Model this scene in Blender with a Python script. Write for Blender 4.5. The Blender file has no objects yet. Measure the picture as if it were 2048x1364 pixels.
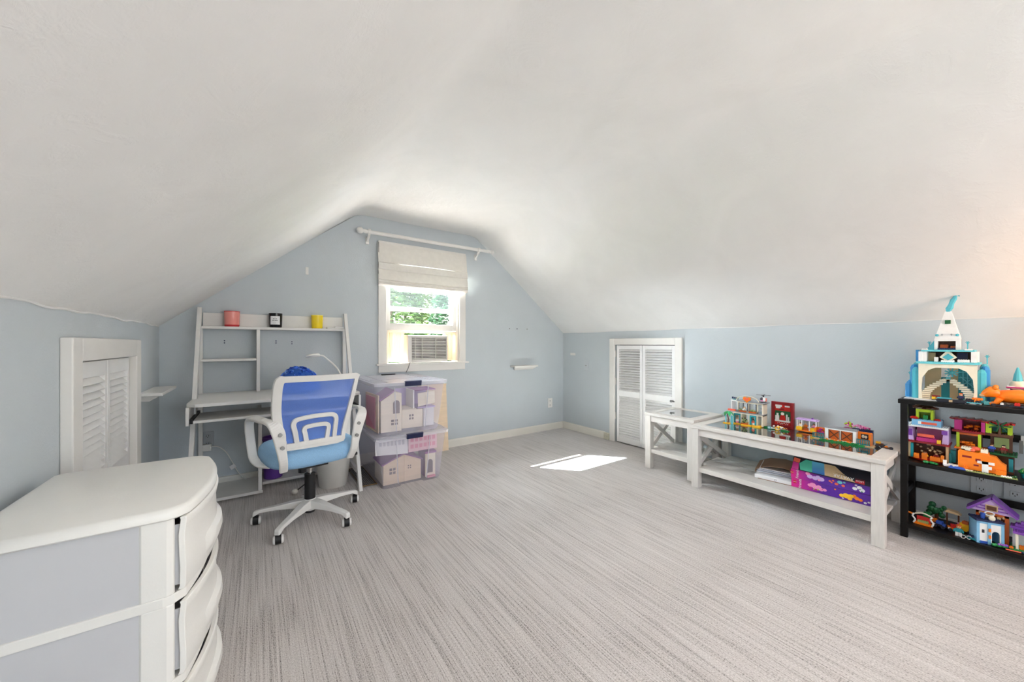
import bpy, bmesh, math, random
from mathutils import Vector, Matrix
random.seed(7)
sc = bpy.context.scene
COL = sc.collection
PI = math.pi

# ------------------------------------------------------------------ camera
cam_d = bpy.data.cameras.new('camera')
cam_d.sensor_width = 36.0
cam_d.lens = 730.0 / 2048 * 36.0
cam_d.shift_y = 6.0 / 2048
cam_d.clip_start = 0.02
cam = bpy.data.objects.new('camera', cam_d)
COL.objects.link(cam)
cam.location = (0, 0, 1.06)
cam.rotation_euler = (PI / 2, 0, -math.radians(34.886))
sc.camera = cam

# ------------------------------------------------------------------ world, sun, daylight, lamp, exposure
w = bpy.data.worlds.new('sky'); sc.world = w; w.use_nodes = True
nt = w.node_tree
sky = nt.nodes.new('ShaderNodeTexSky')
sky.sky_type = 'NISHITA'; sky.sun_disc = False
sky.sun_elevation = math.radians(44); sky.sun_rotation = math.radians(-40)
sky.air_density = 1.0; sky.dust_density = 2.0
nt.nodes['Background'].inputs['Strength'].default_value = 0.45
nt.links.new(sky.outputs[0], nt.nodes['Background'].inputs['Color'])

def lamp(name, kind, loc, energy, color, direction=None, **kw):
    d = bpy.data.lights.new(name, kind)
    d.energy = energy; d.color = color
    for k, v in kw.items(): setattr(d, k, v)
    o = bpy.data.objects.new(name, d); COL.objects.link(o); o.location = loc
    if direction: o.rotation_euler = Vector(direction).to_track_quat('-Z', 'Y').to_euler()
    return o
lamp('sun', 'SUN', (0, 6, 6), 130.0, (1.0, 0.98, 0.95), (0.92, -1.04, -1.35), angle=math.radians(0.6))
# bright hazy part of the sky that shines in through the gable window
lamp('sky_glow', 'SUN', (-2, 8, 4), 17.0, (0.97, 0.985, 1.0), (0.60, -0.80, -0.27), angle=math.radians(34))
# the higher part of the sky, soft light falling through the window onto the carpet
lamp('sky_high', 'SUN', (1, 8, 8), 16.0, (0.96, 0.98, 1.0), (0.28, -0.85, -0.62), angle=math.radians(55))
# soft fill panel added before the rear gable, for daylight from behind the camera
lamp('rear_fill', 'AREA', (2.5, -3.1, 1.05), 18.0, (0.97, 0.985, 0.99), (0.0, 1.0, 0.06), shape='RECTANGLE', size=3.0, size_y=1.7)
# fills added out of view to lift the room: one washing down, one up
lamp('rear_fill_down', 'AREA', (1.15, -0.1, 2.17), 7.5, (0.99, 0.985, 0.98), (0.0, 0.25, -1.0), shape='RECTANGLE', size=1.2, size_y=0.6, spread=math.radians(120))
lamp('rear_fill_up', 'AREA', (1.7, -2.3, 0.55), 36.0, (0.98, 0.985, 0.985), (0.0, 0.25, 1.0), shape='RECTANGLE', size=2.2, size_y=1.2)
# warm table lamp standing on the far side of the black bookcase, to the right of the frame
lamp('warm_lamp', 'POINT', (2.78, -0.42, 1.12), 5.5, (1.0, 0.50, 0.18), shadow_soft_size=0.07)

sc.view_settings.view_transform = 'Standard'
sc.view_settings.look = 'None'
sc.view_settings.exposure = 0.70
sc.view_settings.gamma = 1.0
sc.view_settings.use_curve_mapping = False
sc.cycles.max_bounces = 10
sc.cycles.diffuse_bounces = 6
sc.cycles.transparent_max_bounces = 24
sc.cycles.sample_clamp_indirect = 20.0
sc.cycles.caustics_reflective = False
sc.cycles.caustics_refractive = False

# ------------------------------------------------------------------ materials
def lin(c):
    out = []
    for x in c[:3]:
        x /= 255.0
        out.append(x / 12.92 if x <= 0.04045 else ((x + 0.055) / 1.055) ** 2.4)
    return (*out, 1.0)
MATS = {}
def mat(name, rgb, rough=0.5, var=0.06, vscale=8.0, bump=0.0, bscale=60.0, metal=0.0, spec=0.5,
        stretch=(1, 1, 1), alpha=None, trans=0.0, dist=0.0, bdist=0.01):
    """procedural principled material: noise-varied colour, optional noise bump"""
    if name in MATS: return MATS[name]
    m = bpy.data.materials.new(name); m.use_nodes = True
    n = m.node_tree.nodes; l = m.node_tree.links
    p = n['Principled BSDF']
    p.inputs['Roughness'].default_value = rough
    p.inputs['Metallic'].default_value = metal
    p.inputs['Specular IOR Level'].default_value = spec
    tc = n.new('ShaderNodeTexCoord'); mp = n.new('ShaderNodeMapping')
    mp.inputs['Scale'].default_value = stretch
    l.new(tc.outputs['Object'], mp.inputs[0])
    no = n.new('ShaderNodeTexNoise'); no.inputs['Scale'].default_value = vscale
    no.inputs['Detail'].default_value = 4; no.inputs['Distortion'].default_value = dist
    l.new(mp.outputs[0], no.inputs['Vector'])
    cr = n.new('ShaderNodeValToRGB')
    b = lin(rgb)
    cr.color_ramp.elements[0].position = 0.3; cr.color_ramp.elements[1].position = 0.7
    cr.color_ramp.elements[0].color = (*[max(0, x * (1 - var)) for x in b[:3]], 1)
    cr.color_ramp.elements[1].color = (*[min(1, x * (1 + var)) for x in b[:3]], 1)
    l.new(no.outputs['Fac'], cr.inputs[0])
    l.new(cr.outputs[0], p.inputs['Base Color'])
    if bump:
        nb = n.new('ShaderNodeTexNoise'); nb.inputs['Scale'].default_value = bscale
        nb.inputs['Detail'].default_value = 5; nb.inputs['Distortion'].default_value = dist
        l.new(mp.outputs[0], nb.inputs['Vector'])
        bp = n.new('ShaderNodeBump'); bp.inputs['Strength'].default_value = bump
        bp.inputs['Distance'].default_value = bdist
        l.new(nb.outputs['Fac'], bp.inputs['Height']); l.new(bp.outputs[0], p.inputs['Normal'])
    if alpha is not None or trans:
        out = n['Material Output']; mx = n.new('ShaderNodeMixShader')
        if trans:
            t = n.new('ShaderNodeBsdfTranslucent'); l.new(cr.outputs[0], t.inputs['Color'])
            mx.inputs[0].default_value = trans
            l.new(p.outputs[0], mx.inputs[1]); l.new(t.outputs[0], mx.inputs[2])
            l.new(mx.outputs[0], out.inputs[0])
        if alpha is not None:
            t = n.new('ShaderNodeBsdfTransparent'); my = n.new('ShaderNodeMixShader')
            my.inputs[0].default_value = alpha
            t.inputs[0].default_value = (*[0.75 + 0.25 * x for x in b[:3]], 1)
            l.new(t.outputs[0], my.inputs[1])
            l.new(mx.outputs[0] if trans else p.outputs[0], my.inputs[2])
            l.new(my.outputs[0], out.inputs[0])
    MATS[name] = m
    return m
def glass(name, tint=(255, 255, 255), haze=0.0, base_reflect=1.0):
    """thin pane: transparent plus fresnel mirror, optionally a thin whitish haze"""
    m = bpy.data.materials.new(name); m.use_nodes = True
    n = m.node_tree.nodes; l = m.node_tree.links
    n.remove(n['Principled BSDF'])
    t = n.new('ShaderNodeBsdfTransparent'); t.inputs[0].default_value = lin(tint)
    g = n.new('ShaderNodeBsdfGlossy'); g.inputs['Roughness'].default_value = 0.02
    f = n.new('ShaderNodeFresnel'); f.inputs[0].default_value = 1.5
    mu = n.new('ShaderNodeMath'); mu.operation = 'MULTIPLY'; mu.inputs[1].default_value = base_reflect
    mx = n.new('ShaderNodeMixShader')
    ge = n.new('ShaderNodeNewGeometry'); inv = n.new('ShaderNodeMath'); inv.operation = 'SUBTRACT'; inv.inputs[0].default_value = 1.0
    mb_ = n.new('ShaderNodeMath'); mb_.operation = 'MULTIPLY'; mb_.use_clamp = True   # reflect on the entry face only
    l.new(ge.outputs['Backfacing'], inv.inputs[1]); l.new(f.outputs[0], mu.inputs[0])
    l.new(mu.outputs[0], mb_.inputs[0]); l.new(inv.outputs[0], mb_.inputs[1]); l.new(mb_.outputs[0], mx.inputs[0])
    l.new(t.outputs[0], mx.inputs[1]); l.new(g.outputs[0], mx.inputs[2])
    last = mx
    if haze:
        d = n.new('ShaderNodeBsdfTranslucent'); d.inputs[0].default_value = (0.9, 0.93, 0.95, 1)
        no = n.new('ShaderNodeTexNoise'); no.inputs['Scale'].default_value = 12
        mr = n.new('ShaderNodeMapRange'); mr.inputs[3].default_value = haze * 0.5; mr.inputs[4].default_value = haze * 1.5
        l.new(no.outputs['Fac'], mr.inputs[0])
        m2 = n.new('ShaderNodeMixShader'); l.new(mr.outputs[0], m2.inputs[0])
        l.new(mx.outputs[0], m2.inputs[1]); l.new(d.outputs[0], m2.inputs[2]); last = m2
    l.new(last.outputs[0], n['Material Output'].inputs[0])
    return m

def carpet_material():
    m = bpy.data.materials.new('striped loop carpet'); m.use_nodes = True
    n = m.node_tree.nodes; l = m.node_tree.links; p = n['Principled BSDF']
    p.inputs['Roughness'].default_value = 0.95; p.inputs['Specular IOR Level'].default_value = 0.1
    p.inputs['Sheen Weight'].default_value = 0.6; p.inputs['Sheen Roughness'].default_value = 0.45
    tc = n.new('ShaderNodeTexCoord')
    def noise(scale, stretch, detail=3, dist=0.0):
        mp = n.new('ShaderNodeMapping'); mp.inputs['Scale'].default_value = stretch
        l.new(tc.outputs['Object'], mp.inputs[0])
        no = n.new('ShaderNodeTexNoise'); no.inputs['Scale'].default_value = scale
        no.inputs['Detail'].default_value = detail; no.inputs['Distortion'].default_value = dist
        l.new(mp.outputs[0], no.inputs['Vector']); return no
    def math_(op, x, y):
        q = n.new('ShaderNodeMath'); q.operation = op
        for i, s in enumerate((x, y)):
            if isinstance(s, float): q.inputs[i].default_value = s
            else: l.new(s, q.inputs[i])
        return q.outputs[0]
    a = noise(1.0, (150, 2.2, 1), 2)       # yarn rows running towards the window wall, each with its own shade
    b = noise(300, (1, 0.6, 1), 2)         # single loops
    c = noise(1.3, (1, 1, 1), 2)           # broad wear
    gr = noise(1.0, (95, 1.2, 1), 2)       # irregular dark grooves between the rows
    rib = math_('MINIMUM', math_('MULTIPLY', math_('ABSOLUTE', math_('SUBTRACT', gr.outputs['Fac'], 0.5), 0.0), 14.0), 1.0)
    s = math_('ADD', math_('MULTIPLY', a.outputs['Fac'], 0.22), math_('MULTIPLY', b.outputs['Fac'], 0.56))
    s = math_('ADD', s, math_('MULTIPLY', c.outputs['Fac'], 0.10))
    s = math_('ADD', s, math_('MULTIPLY', rib, 0.11))
    cr = n.new('ShaderNodeValToRGB'); e = cr.color_ramp.elements
    e[0].position = 0.34; e[0].color = lin((98, 91, 86))
    e[1].position = 0.66; e[1].color = lin((213, 207, 203))
    mid = cr.color_ramp.elements.new(0.46); mid.color = lin((177, 170, 165))
    l.new(s, cr.inputs[0]); l.new(cr.outputs[0], p.inputs['Base Color'])
    bp = n.new('ShaderNodeBump'); bp.inputs['Strength'].default_value = 0.6; bp.inputs['Distance'].default_value = 0.005
    l.new(s, bp.inputs['Height']); l.new(bp.outputs[0], p.inputs['Normal'])
    return m

def ceiling_material():
    m = bpy.data.materials.new('swirled white plaster'); m.use_nodes = True
    n = m.node_tree.nodes; l = m.node_tree.links; p = n['Principled BSDF']
    p.inputs['Roughness'].default_value = 0.85; p.inputs['Specular IOR Level'].default_value = 0.25
    tc = n.new('ShaderNodeTexCoord')
    def noise(scale, detail, dist):
        no = n.new('ShaderNodeTexNoise'); no.inputs['Scale'].default_value = scale
        no.inputs['Detail'].default_value = detail; no.inputs['Distortion'].default_value = dist
        l.new(tc.outputs['Object'], no.inputs['Vector']); return no
    a = noise(2.2, 5, 1.2); b = noise(75, 3, 1.5); c = noise(6, 3, 2.5)
    cr = n.new('ShaderNodeValToRGB'); e = cr.color_ramp.elements
    e[0].position = 0.3; e[0].color = lin((232, 231, 229)); e[1].position = 0.7; e[1].color = lin((238, 237, 235))
    l.new(a.outputs['Fac'], cr.inputs[0]); l.new(cr.outputs[0], p.inputs['Base Color'])
    mu = n.new('ShaderNodeMath'); mu.operation = 'MULTIPLY'
    mr = n.new('ShaderNodeMapRange'); mr.inputs[1].default_value = 0.42; mr.inputs[2].default_value = 0.62
    l.new(c.outputs['Fac'], mr.inputs[0]); l.new(mr.outputs[0], mu.inputs[0]); l.new(b.outputs['Fac'], mu.inputs[1])
    bp = n.new('ShaderNodeBump'); bp.inputs['Strength'].default_value = 0.22; bp.inputs['Distance'].default_value = 0.006
    l.new(mu.outputs[0], bp.inputs['Height']); l.new(bp.outputs[0], p.inputs['Normal'])
    return m

M_CARPET = carpet_material()
M_CEIL = ceiling_material()
M_WALL = mat('pale blue grey wall paint', (197, 204, 208), 0.75, 0.02, 3.0, 0.12, 140, spec=0.3)
M_TRIM = mat('warm white trim paint', (232, 229, 224), 0.45, 0.02, 6, 0.05, 90)
M_DOOR = mat('white door paint', (236, 235, 233), 0.45, 0.02, 6)
M_BASE = mat('cream baseboard paint', (228, 224, 215), 0.5, 0.03, 5)
M_DESK = mat('white melamine', (226, 224, 220), 0.4, 0.02, 9)
M_WPLAS = mat('white plastic', (232, 230, 226), 0.38, 0.02, 12)
M_CART = mat('white cart plastic', (240, 238, 232), 0.34, 0.02, 5, 0.04, 200)
M_CARTP = mat('shade toned side panel plastic', (206, 206, 208), 0.55, 0.03, 4)  # tone lowered to put the dimmer light on the cart's side into colour
M_BLACK = mat('black plastic', (20, 20, 22), 0.45, 0.1, 20)
M_BLACKW = mat('black painted wood', (13, 12, 12), 0.42, 0.2, 9, 0.05, 60, stretch=(1, 6, 1), spec=0.3)
M_CHROME = mat('chrome', (205, 205, 205), 0.18, 0.02, 10, metal=1.0)
M_STEEL = mat('dull steel', (140, 140, 138), 0.4, 0.05, 30, metal=0.8)
M_SEAT = mat('light blue seat fabric', (152, 196, 234), 0.85, 0.08, 220, 0.25, 500)
M_MESH = mat('blue back mesh', (104, 144, 236), 0.75, 0.10, 400, 0.3, 700, alpha=0.66)
M_OAKW = mat('whitewashed wood grain', (213, 208, 202), 0.6, 0.05, 6, 0.12, 20, stretch=(24, 24, 2.0))
M_OAKY = mat('whitewashed long grain', (213, 208, 202), 0.6, 0.05, 6, 0.12, 20, stretch=(24, 2.0, 24))
M_FABRIC = mat('off white blind fabric', (232, 228, 220), 0.9, 0.03, 30, 0.2, 400, trans=0.045)
M_PLEAT = mat('cream accordion plastic', (246, 234, 216), 0.6, 0.04, 12, trans=0.14)
M_ACP = mat('ivory appliance plastic', (226, 222, 216), 0.45, 0.02, 10)
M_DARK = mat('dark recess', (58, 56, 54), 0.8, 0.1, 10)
M_GLASS = glass('window glass')
M_STORM = glass('hazed storm glass', (238, 246, 250), haze=0.004)  # whitish haze mixed into the pane, paling the view outside
M_TABLEGLASS = glass('table glass', (205, 216, 220), base_reflect=2.2)
M_BIN = mat('clear lilac storage plastic', (240, 238, 250), 0.28, 0.04, 3, alpha=0.25)
M_BINLID = mat('clear frosted lid plastic', (236, 236, 244), 0.3, 0.04, 3, alpha=0.42)
M_NAVY = mat('navy latch plastic', (24, 34, 74), 0.4, 0.1, 20)
M_WOOD = mat('pale plywood', (236, 212, 182), 0.6, 0.06, 5, stretch=(1, 1, 12))
M_CREAMW = mat('cream toy wood', (242, 230, 210), 0.6, 0.05, 5, stretch=(1, 1, 12))
M_PURPLE = mat('purple plastic', (98, 56, 150), 0.4, 0.06, 10)
M_PLUM = mat('plum toy roof', (150, 84, 150), 0.5, 0.06, 10)
M_PAPER = mat('paper white', (236, 234, 234), 0.7, 0.02, 20)
M_KRAFT = mat('kraft card', (150, 116, 92), 0.8, 0.08, 12)
def toy(name, rgb): return mat('toy ' + name, rgb, 0.3, 0.05, 25)
T = {k: toy(k, v) for k, v in dict(
    white=(240, 240, 238), cream=(236, 228, 206), yellow=(248, 196, 42), orange=(244, 130, 24), dorange=(198, 92, 34),
    red=(206, 40, 34), dred=(140, 28, 34), magenta=(190, 46, 128), pink=(240, 150, 196), lilac=(206, 176, 226), purple=(132, 76, 176),
    blue=(52, 92, 190), sky=(132, 190, 226), teal=(30, 140, 150), aqua=(110, 205, 215), lime=(178, 206, 44),
    green=(36, 138, 70), dgreen=(26, 92, 52), olive=(150, 168, 104), brown=(96, 58, 38), tan=(214, 184, 140), grey=(160, 162, 166),
    dark=(40, 42, 52), navy=(34, 44, 84), skin=(236, 190, 150), coral=(244, 110, 82)).items()}
T['ice'] = mat('toy ice blue', (96, 205, 222), 0.15, 0.05, 20, alpha=0.72)
T['iceblue'] = mat('toy clear blue', (70, 160, 225), 0.15, 0.05, 20, alpha=0.75)
T['clear'] = mat('toy clear pane', (225, 235, 240), 0.1, 0.02, 20, alpha=0.25)

# ------------------------------------------------------------------ mesh helpers
STUFF = {'flowers', 'small_pieces', 'grass_tuft', 'hay', 'wall_goods', 'orange_pieces', 'room_goods', 'balcony_goods', 'wire_grid', 'foliage', 'leaves', 'printed_rows', 'blossoms', 'flower_bed', 'white_script', 'black_links', 'foot'}
class MB:
    def __init__(s): s.v = []; s.f = []
    def add(s, vs, fs):
        k = len(s.v); s.v += [tuple(x) for x in vs]; s.f += [tuple(i + k for i in f) for f in fs]; return s
    def box(s, x0, x1, y0, y1, z0, z1):
        return s.add([(x, y, z) for z in (z0, z1) for y in (y0, y1) for x in (x0, x1)],
                     [(0, 2, 3, 1), (4, 5, 7, 6), (0, 1, 5, 4), (2, 6, 7, 3), (0, 4, 6, 2), (1, 3, 7, 5)])
    def obox(s, c, size, rot=None):
        rot = rot or Matrix.Identity(3); c = Vector(c); a, b, d = [q / 2 for q in size]
        vs = [c + rot @ Vector((x, y, z)) for z in (-d, d) for y in (-b, b) for x in (-a, a)]
        return s.add(vs, [(0, 2, 3, 1), (4, 5, 7, 6), (0, 1, 5, 4), (2, 6, 7, 3), (0, 4, 6, 2), (1, 3, 7, 5)])
    def loft(s, rings, cap=True, closed=False):
        n = len(rings[0]); vs = [p for r in rings for p in r]; fs = []
        m = len(rings)
        for j in range(m if closed else m - 1):
            a = j * n; b = ((j + 1) % m) * n
            for i in range(n):
                k = (i + 1) % n; fs.append((a + i, a + k, b + k, b + i))
        if cap and not closed:
            fs.append(tuple(range(n - 1, -1, -1))); fs.append(tuple((m - 1) * n + i for i in range(n)))
        return s.add(vs, fs)
    def cyl(s, p0, p1, r0, r1=None, seg=12):
        r1 = r0 if r1 is None else r1
        p0 = Vector(p0); p1 = Vector(p1); q = (p1 - p0).to_track_quat('Z', 'Y')
        ring = lambda p, r: [p + q @ Vector((r * math.cos(2 * PI * i / seg), r * math.sin(2 * PI * i / seg), 0)) for i in range(seg)]
        return s.loft([ring(p0, r0), ring(p1, r1)])
    def tube(s, path, r, seg=8, closed=False):
        path = [Vector(p) for p in path]; rings = []
        ref = Vector((0.13, 0.27, 0.95))
        for i, p in enumerate(path):
            a = path[i - 1] if (i or closed) else p
            b = path[(i + 1) % len(path)] if (i < len(path) - 1 or closed) else p
            t = (b - a).normalized()
            u = t.cross(ref)
            if u.length < 1e-3: u = t.cross(Vector((1, 0, 0)))
            u.normalize(); v = t.cross(u); rr = r[i] if isinstance(r, (list, tuple)) else r
            rings.append([p + rr * (math.cos(2 * PI * k / seg) * u + math.sin(2 * PI * k / seg) * v) for k in range(seg)])
        return s.loft(rings, closed=closed)
    def lathe(s, prof, c=(0, 0, 0), seg=24, cap=True):
        cx, cy, cz = c
        return s.loft([[(cx + r * math.cos(2 * PI * i / seg), cy + r * math.sin(2 * PI * i / seg), cz + z) for i in range(seg)] for r, z in prof], cap)
    def ball(s, c, r, seg=10, rings=6):
        rx, ry, rz = r if isinstance(r, (tuple, list)) else (r, r, r)
        return s.loft([[(c[0] + rx * math.sin(t) * math.cos(2 * PI * i / seg), c[1] + ry * math.sin(t) * math.sin(2 * PI * i / seg), c[2] - rz * math.cos(t)) for i in range(seg)]
                       for t in [0.02 + (PI - 0.04) * k / rings for k in range(rings + 1)]])
    def prism(s, poly, axis, a, b):
        """poly in the two remaining axes (cyclic order kept as x,y / y,z / x,z)"""
        def P(u, v, w): return {'x': (w, u, v), 'y': (u, w, v), 'z': (u, v, w)}[axis]
        return s.loft([[P(u, v, a) for u, v in poly], [P(u, v, b) for u, v in poly]])
    def band(s, path, wdir, wid, th, closed=False):
        """rectangular section swept along a path: width along wdir, thickness across"""
        path = [Vector(p) for p in path]; n = len(path); rings = []
        for i, p in enumerate(path):
            a = path[i - 1] if (i or closed) else p
            b = path[(i + 1) % n] if (i < n - 1 or closed) else p
            t = (b - a).normalized(); wd = Vector(wdir(i / max(1, n - 1)) if callable(wdir) else wdir)
            wd = (wd - t * wd.dot(t)).normalized(); nn = t.cross(wd)
            ww = (wid(i / max(1, n - 1)) if callable(wid) else wid) / 2; tt = th / 2
            rings.append([p + wd * ww * x + nn * tt * y for x, y in ((-1, -1), (1, -1), (1, 1), (-1, 1))])
        return s.loft(rings, closed=closed)
    def studs(s, x0, x1, y0, y1, z, p=0.008):
        nx = max(1, round((x1 - x0) / p)); ny = max(1, round((y1 - y0) / p))
        for i in range(nx):
            for j in range(ny):
                x = x0 + (i + .5) * (x1 - x0) / nx; y = y0 + (j + .5) * (y1 - y0) / ny
                s.loft([[(x + .0026 * math.cos(k * PI / 3), y + .0026 * math.sin(k * PI / 3), zz) for k in range(6)] for zz in (z - .0005, z + .0018)])
        return s
    def sbox(s, x0, x1, y0, y1, z0, z1):
        return s.box(x0, x1, y0, y1, z0, z1).studs(x0, x1, y0, y1, z1)
    def build(s, name, material, parent=None, smooth=False, bevel=0.0, seg=2, subsurf=0):
        me = bpy.data.meshes.new(name); me.from_pydata(s.v, [], s.f)
        bm = bmesh.new(); bm.from_mesh(me); bmesh.ops.recalc_face_normals(bm, faces=bm.faces); bm.to_mesh(me); bm.free()
        me.materials.append(material)
        o = bpy.data.objects.new(name, me); COL.objects.link(o)
        if smooth:
            me.polygons.foreach_set('use_smooth', [True] * len(me.polygons)); me.set_sharp_from_angle(angle=math.radians(40))
        if bevel:
            b = o.modifiers.new('bevel', 'BEVEL'); b.width = bevel; b.segments = seg; b.limit_method = 'ANGLE'; b.angle_limit = math.radians(35)
        if subsurf:
            b = o.modifiers.new('sub', 'SUBSURF'); b.levels = b.render_levels = subsurf
        if parent: o.parent = parent
        if name in STUFF: o['kind'] = 'stuff'
        return o
def tag(o, label=None, cat=None, group=None, kind=None):
    if label: o['label'] = label
    if cat: o['category'] = cat
    if group: o['group'] = group
    if kind: o['kind'] = kind
    return o
def thing(name, label, cat, loc=(0, 0, 0), rz=0.0, group=None):
    o = bpy.data.objects.new(name, None); COL.objects.link(o)
    o.location = loc; o.rotation_euler = (0, 0, rz); o.empty_display_size = 0.05
    return tag(o, label, cat, group)
def share(src, name, parent, loc=(0, 0, 0), rot=(0, 0, 0), scale=(1, 1, 1)):
    o = src.copy(); o.name = name; COL.objects.link(o); o.parent = parent
    o.location = loc; o.rotation_euler = rot; o.scale = scale
    return o
def structure(o): o['kind'] = 'structure'; return o
def smooth_path(pts, n=6, closed=False):
    pts = [Vector(p) for p in pts]; out = []; N = len(pts)
    for i in range(N if closed else N - 1):
        g = lambda k: pts[k % N] if closed else pts[min(max(k, 0), N - 1)]
        p0, p1, p2, p3 = g(i - 1), g(i), g(i + 1), g(i + 2)
        for k in range(n):
            t = k / n
            out.append(0.5 * ((2 * p1) + (p2 - p0) * t + (2 * p0 - 5 * p1 + 4 * p2 - p3) * t * t + (3 * p1 - p0 - 3 * p2 + p3) * t ** 3))
    if not closed: out.append(pts[-1])
    return out
def superellipse(cx, cy, a, b, z, n=40, e=4.0):
    out = []
    for i in range(n):
        t = 2 * PI * i / n; c, s_ = math.cos(t), math.sin(t)
        out.append((cx + a * math.copysign(abs(c) ** (2 / e), c), cy + b * math.copysign(abs(s_) ** (2 / e), s_), z))
    return out
def lettering(text, material, parent, loc, rot, size, name='lettering', extrude=0.0004):
    c = bpy.data.curves.new(name, 'FONT'); c.body = text; c.size = size; c.extrude = extrude
    c.align_x = 'CENTER'; c.align_y = 'CENTER'
    t = bpy.data.objects.new('text', c); COL.objects.link(t)
    me = bpy.data.meshes.new_from_object(t.evaluated_get(bpy.context.evaluated_depsgraph_get()))
    COL.objects.unlink(t); bpy.data.objects.remove(t)
    me.materials.clear(); me.materials.append(material)
    o = bpy.data.objects.new(name, me); COL.objects.link(o); o.parent = parent; o.location = loc; o.rotation_euler = rot
    return o
FACE = (PI / 2, 0, 0)      # lettering that faces local -y

# ================================================================== SETTING
XL, XR, YG, YB = -0.554, 3.192, 3.44, -3.2
structure(MB().box(XL - .1, XR + .1, YB - .1, YG + .12, -0.08, 0).build('floor', M_CARPET))
# ceiling: knee wall top - slope - flat - slope - knee wall top, carried along the room
prof = [(XL, 1.183), (0.60, 2.118), (0.68, 2.178), (0.73, 2.203), (0.79, 2.212), (1.85, 2.212), (1.91, 2.204), (1.96, 2.186), (2.04, 2.126), (XR, 1.197)]
up = [(XL - .12, 1.22), (0.56, 2.24), (0.65, 2.30), (0.72, 2.33), (0.79, 2.34), (1.85, 2.34), (1.93, 2.33), (2.0, 2.30), (2.10, 2.24), (XR + .12, 1.24)]
ring = prof + up[::-1]
structure(MB().loft([[(x, y, z) for x, z in ring] for y in (YB - .1, YG + .12)]).build('ceiling', M_CEIL, smooth=True))
# knee walls with closet openings
def wall_with_hole(name, x0, x1, ya, yb, z1, hy0, hy1, hz1):
    m = MB()
    m.box(x0, x1, ya, hy0, 0, z1).box(x0, x1, hy1, yb, 0, z1).box(x0, x1, hy0, hy1, hz1, z1)
    return structure(m.build(name, M_WALL))
wall_with_hole('wall_left', XL - .1, XL, YB, YG, 1.20, 1.985, 2.720, 0.998)
wall_with_hole('wall_right', XR, XR + .1, YB, YG, 1.215, 1.908, 2.614, 1.054)
# gable wall with the window opening
WX0, WX1, WZ0, WZ1 = 0.972, 1.722, 0.876, 1.935
def gable(name, y0, y1, hole):
    outer = [(XL, 0), (XR, 0), (XR, 1.22), (1.86, 2.25), (0.78, 2.25), (XL, 1.21)]
    hx0, hx1, hz0, hz1 = hole
    m = MB()
    def clip(poly, f):           # keep the side where f >= 0
        out = []
        for i in range(len(poly)):
            p, q = poly[i], poly[(i + 1) % len(poly)]; a, b = f(p), f(q)
            if a >= 0: out.append(p)
            if a * b < 0:
                t = a / (a - b); out.append((p[0] + t * (q[0] - p[0]), p[1] + t * (q[1] - p[1])))
        return out
    left = clip(outer, lambda p: hx0 - p[0]); right = clip(outer, lambda p: p[0] - hx1)
    midp = clip(clip(outer, lambda p: p[0] - hx0), lambda p: hx1 - p[0])
    for poly in (left, right, clip(midp, lambda p: hz0 - p[1]), clip(midp, lambda p: p[1] - hz1)):
        if len(poly) > 2: m.prism(poly, 'y', y0, y1)
    return structure(m.build(name, M_WALL))
gable('wall_back', YG, YG + .12, (WX0, WX1, WZ0, WZ1))
gable('wall_rear', YB - .1, YB, (0.3, 2.3, 0.75, 2.0))
# plaster bead that seals the paint line under the ceiling
for nm, pth in (('trim_1', [(XL + .002, y, 1.183 + .004 * math.sin(y * 9) + .003 * math.sin(y * 23 + 1)) for y in [YB + .05 * i for i in range(133)] if y < YG]),
                ('trim_2', [(XR - .002, y, 1.197 + .003 * math.sin(y * 8)) for y in [YB + .05 * i for i in range(133)] if y < YG])):
    structure(MB().tube(pth, 0.0045 if nm == 'trim_1' else 0.002, 6).build(nm, M_CEIL, smooth=True))
# baseboards
def baseboard(name, poly_axis, fixed, a, b):
    pr = [(0, 0), (0.014, 0), (0.014, 0.066), (0.009, 0.078), (0, 0.080)]
    if poly_axis == 'x': m = MB().loft([[(x, fixed - d, z) for d, z in pr] for x in (a, b)])
    else:
        sg = -1 if fixed > 1 else 1
        m = MB().loft([[(fixed + sg * d, y, z) for d, z in pr] for y in (a, b)])
    return structure(m.build(name, M_BASE))
baseboard('baseboard_back', 'x', YG, XL, XR)
baseboard('baseboard_right', 'y', XR, 2.752, YG - .014)
baseboard('baseboard_right_2', 'y', XR, YB, 1.842)
baseboard('baseboard_left', 'y', XL, 2.842, YG - .014)

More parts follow.
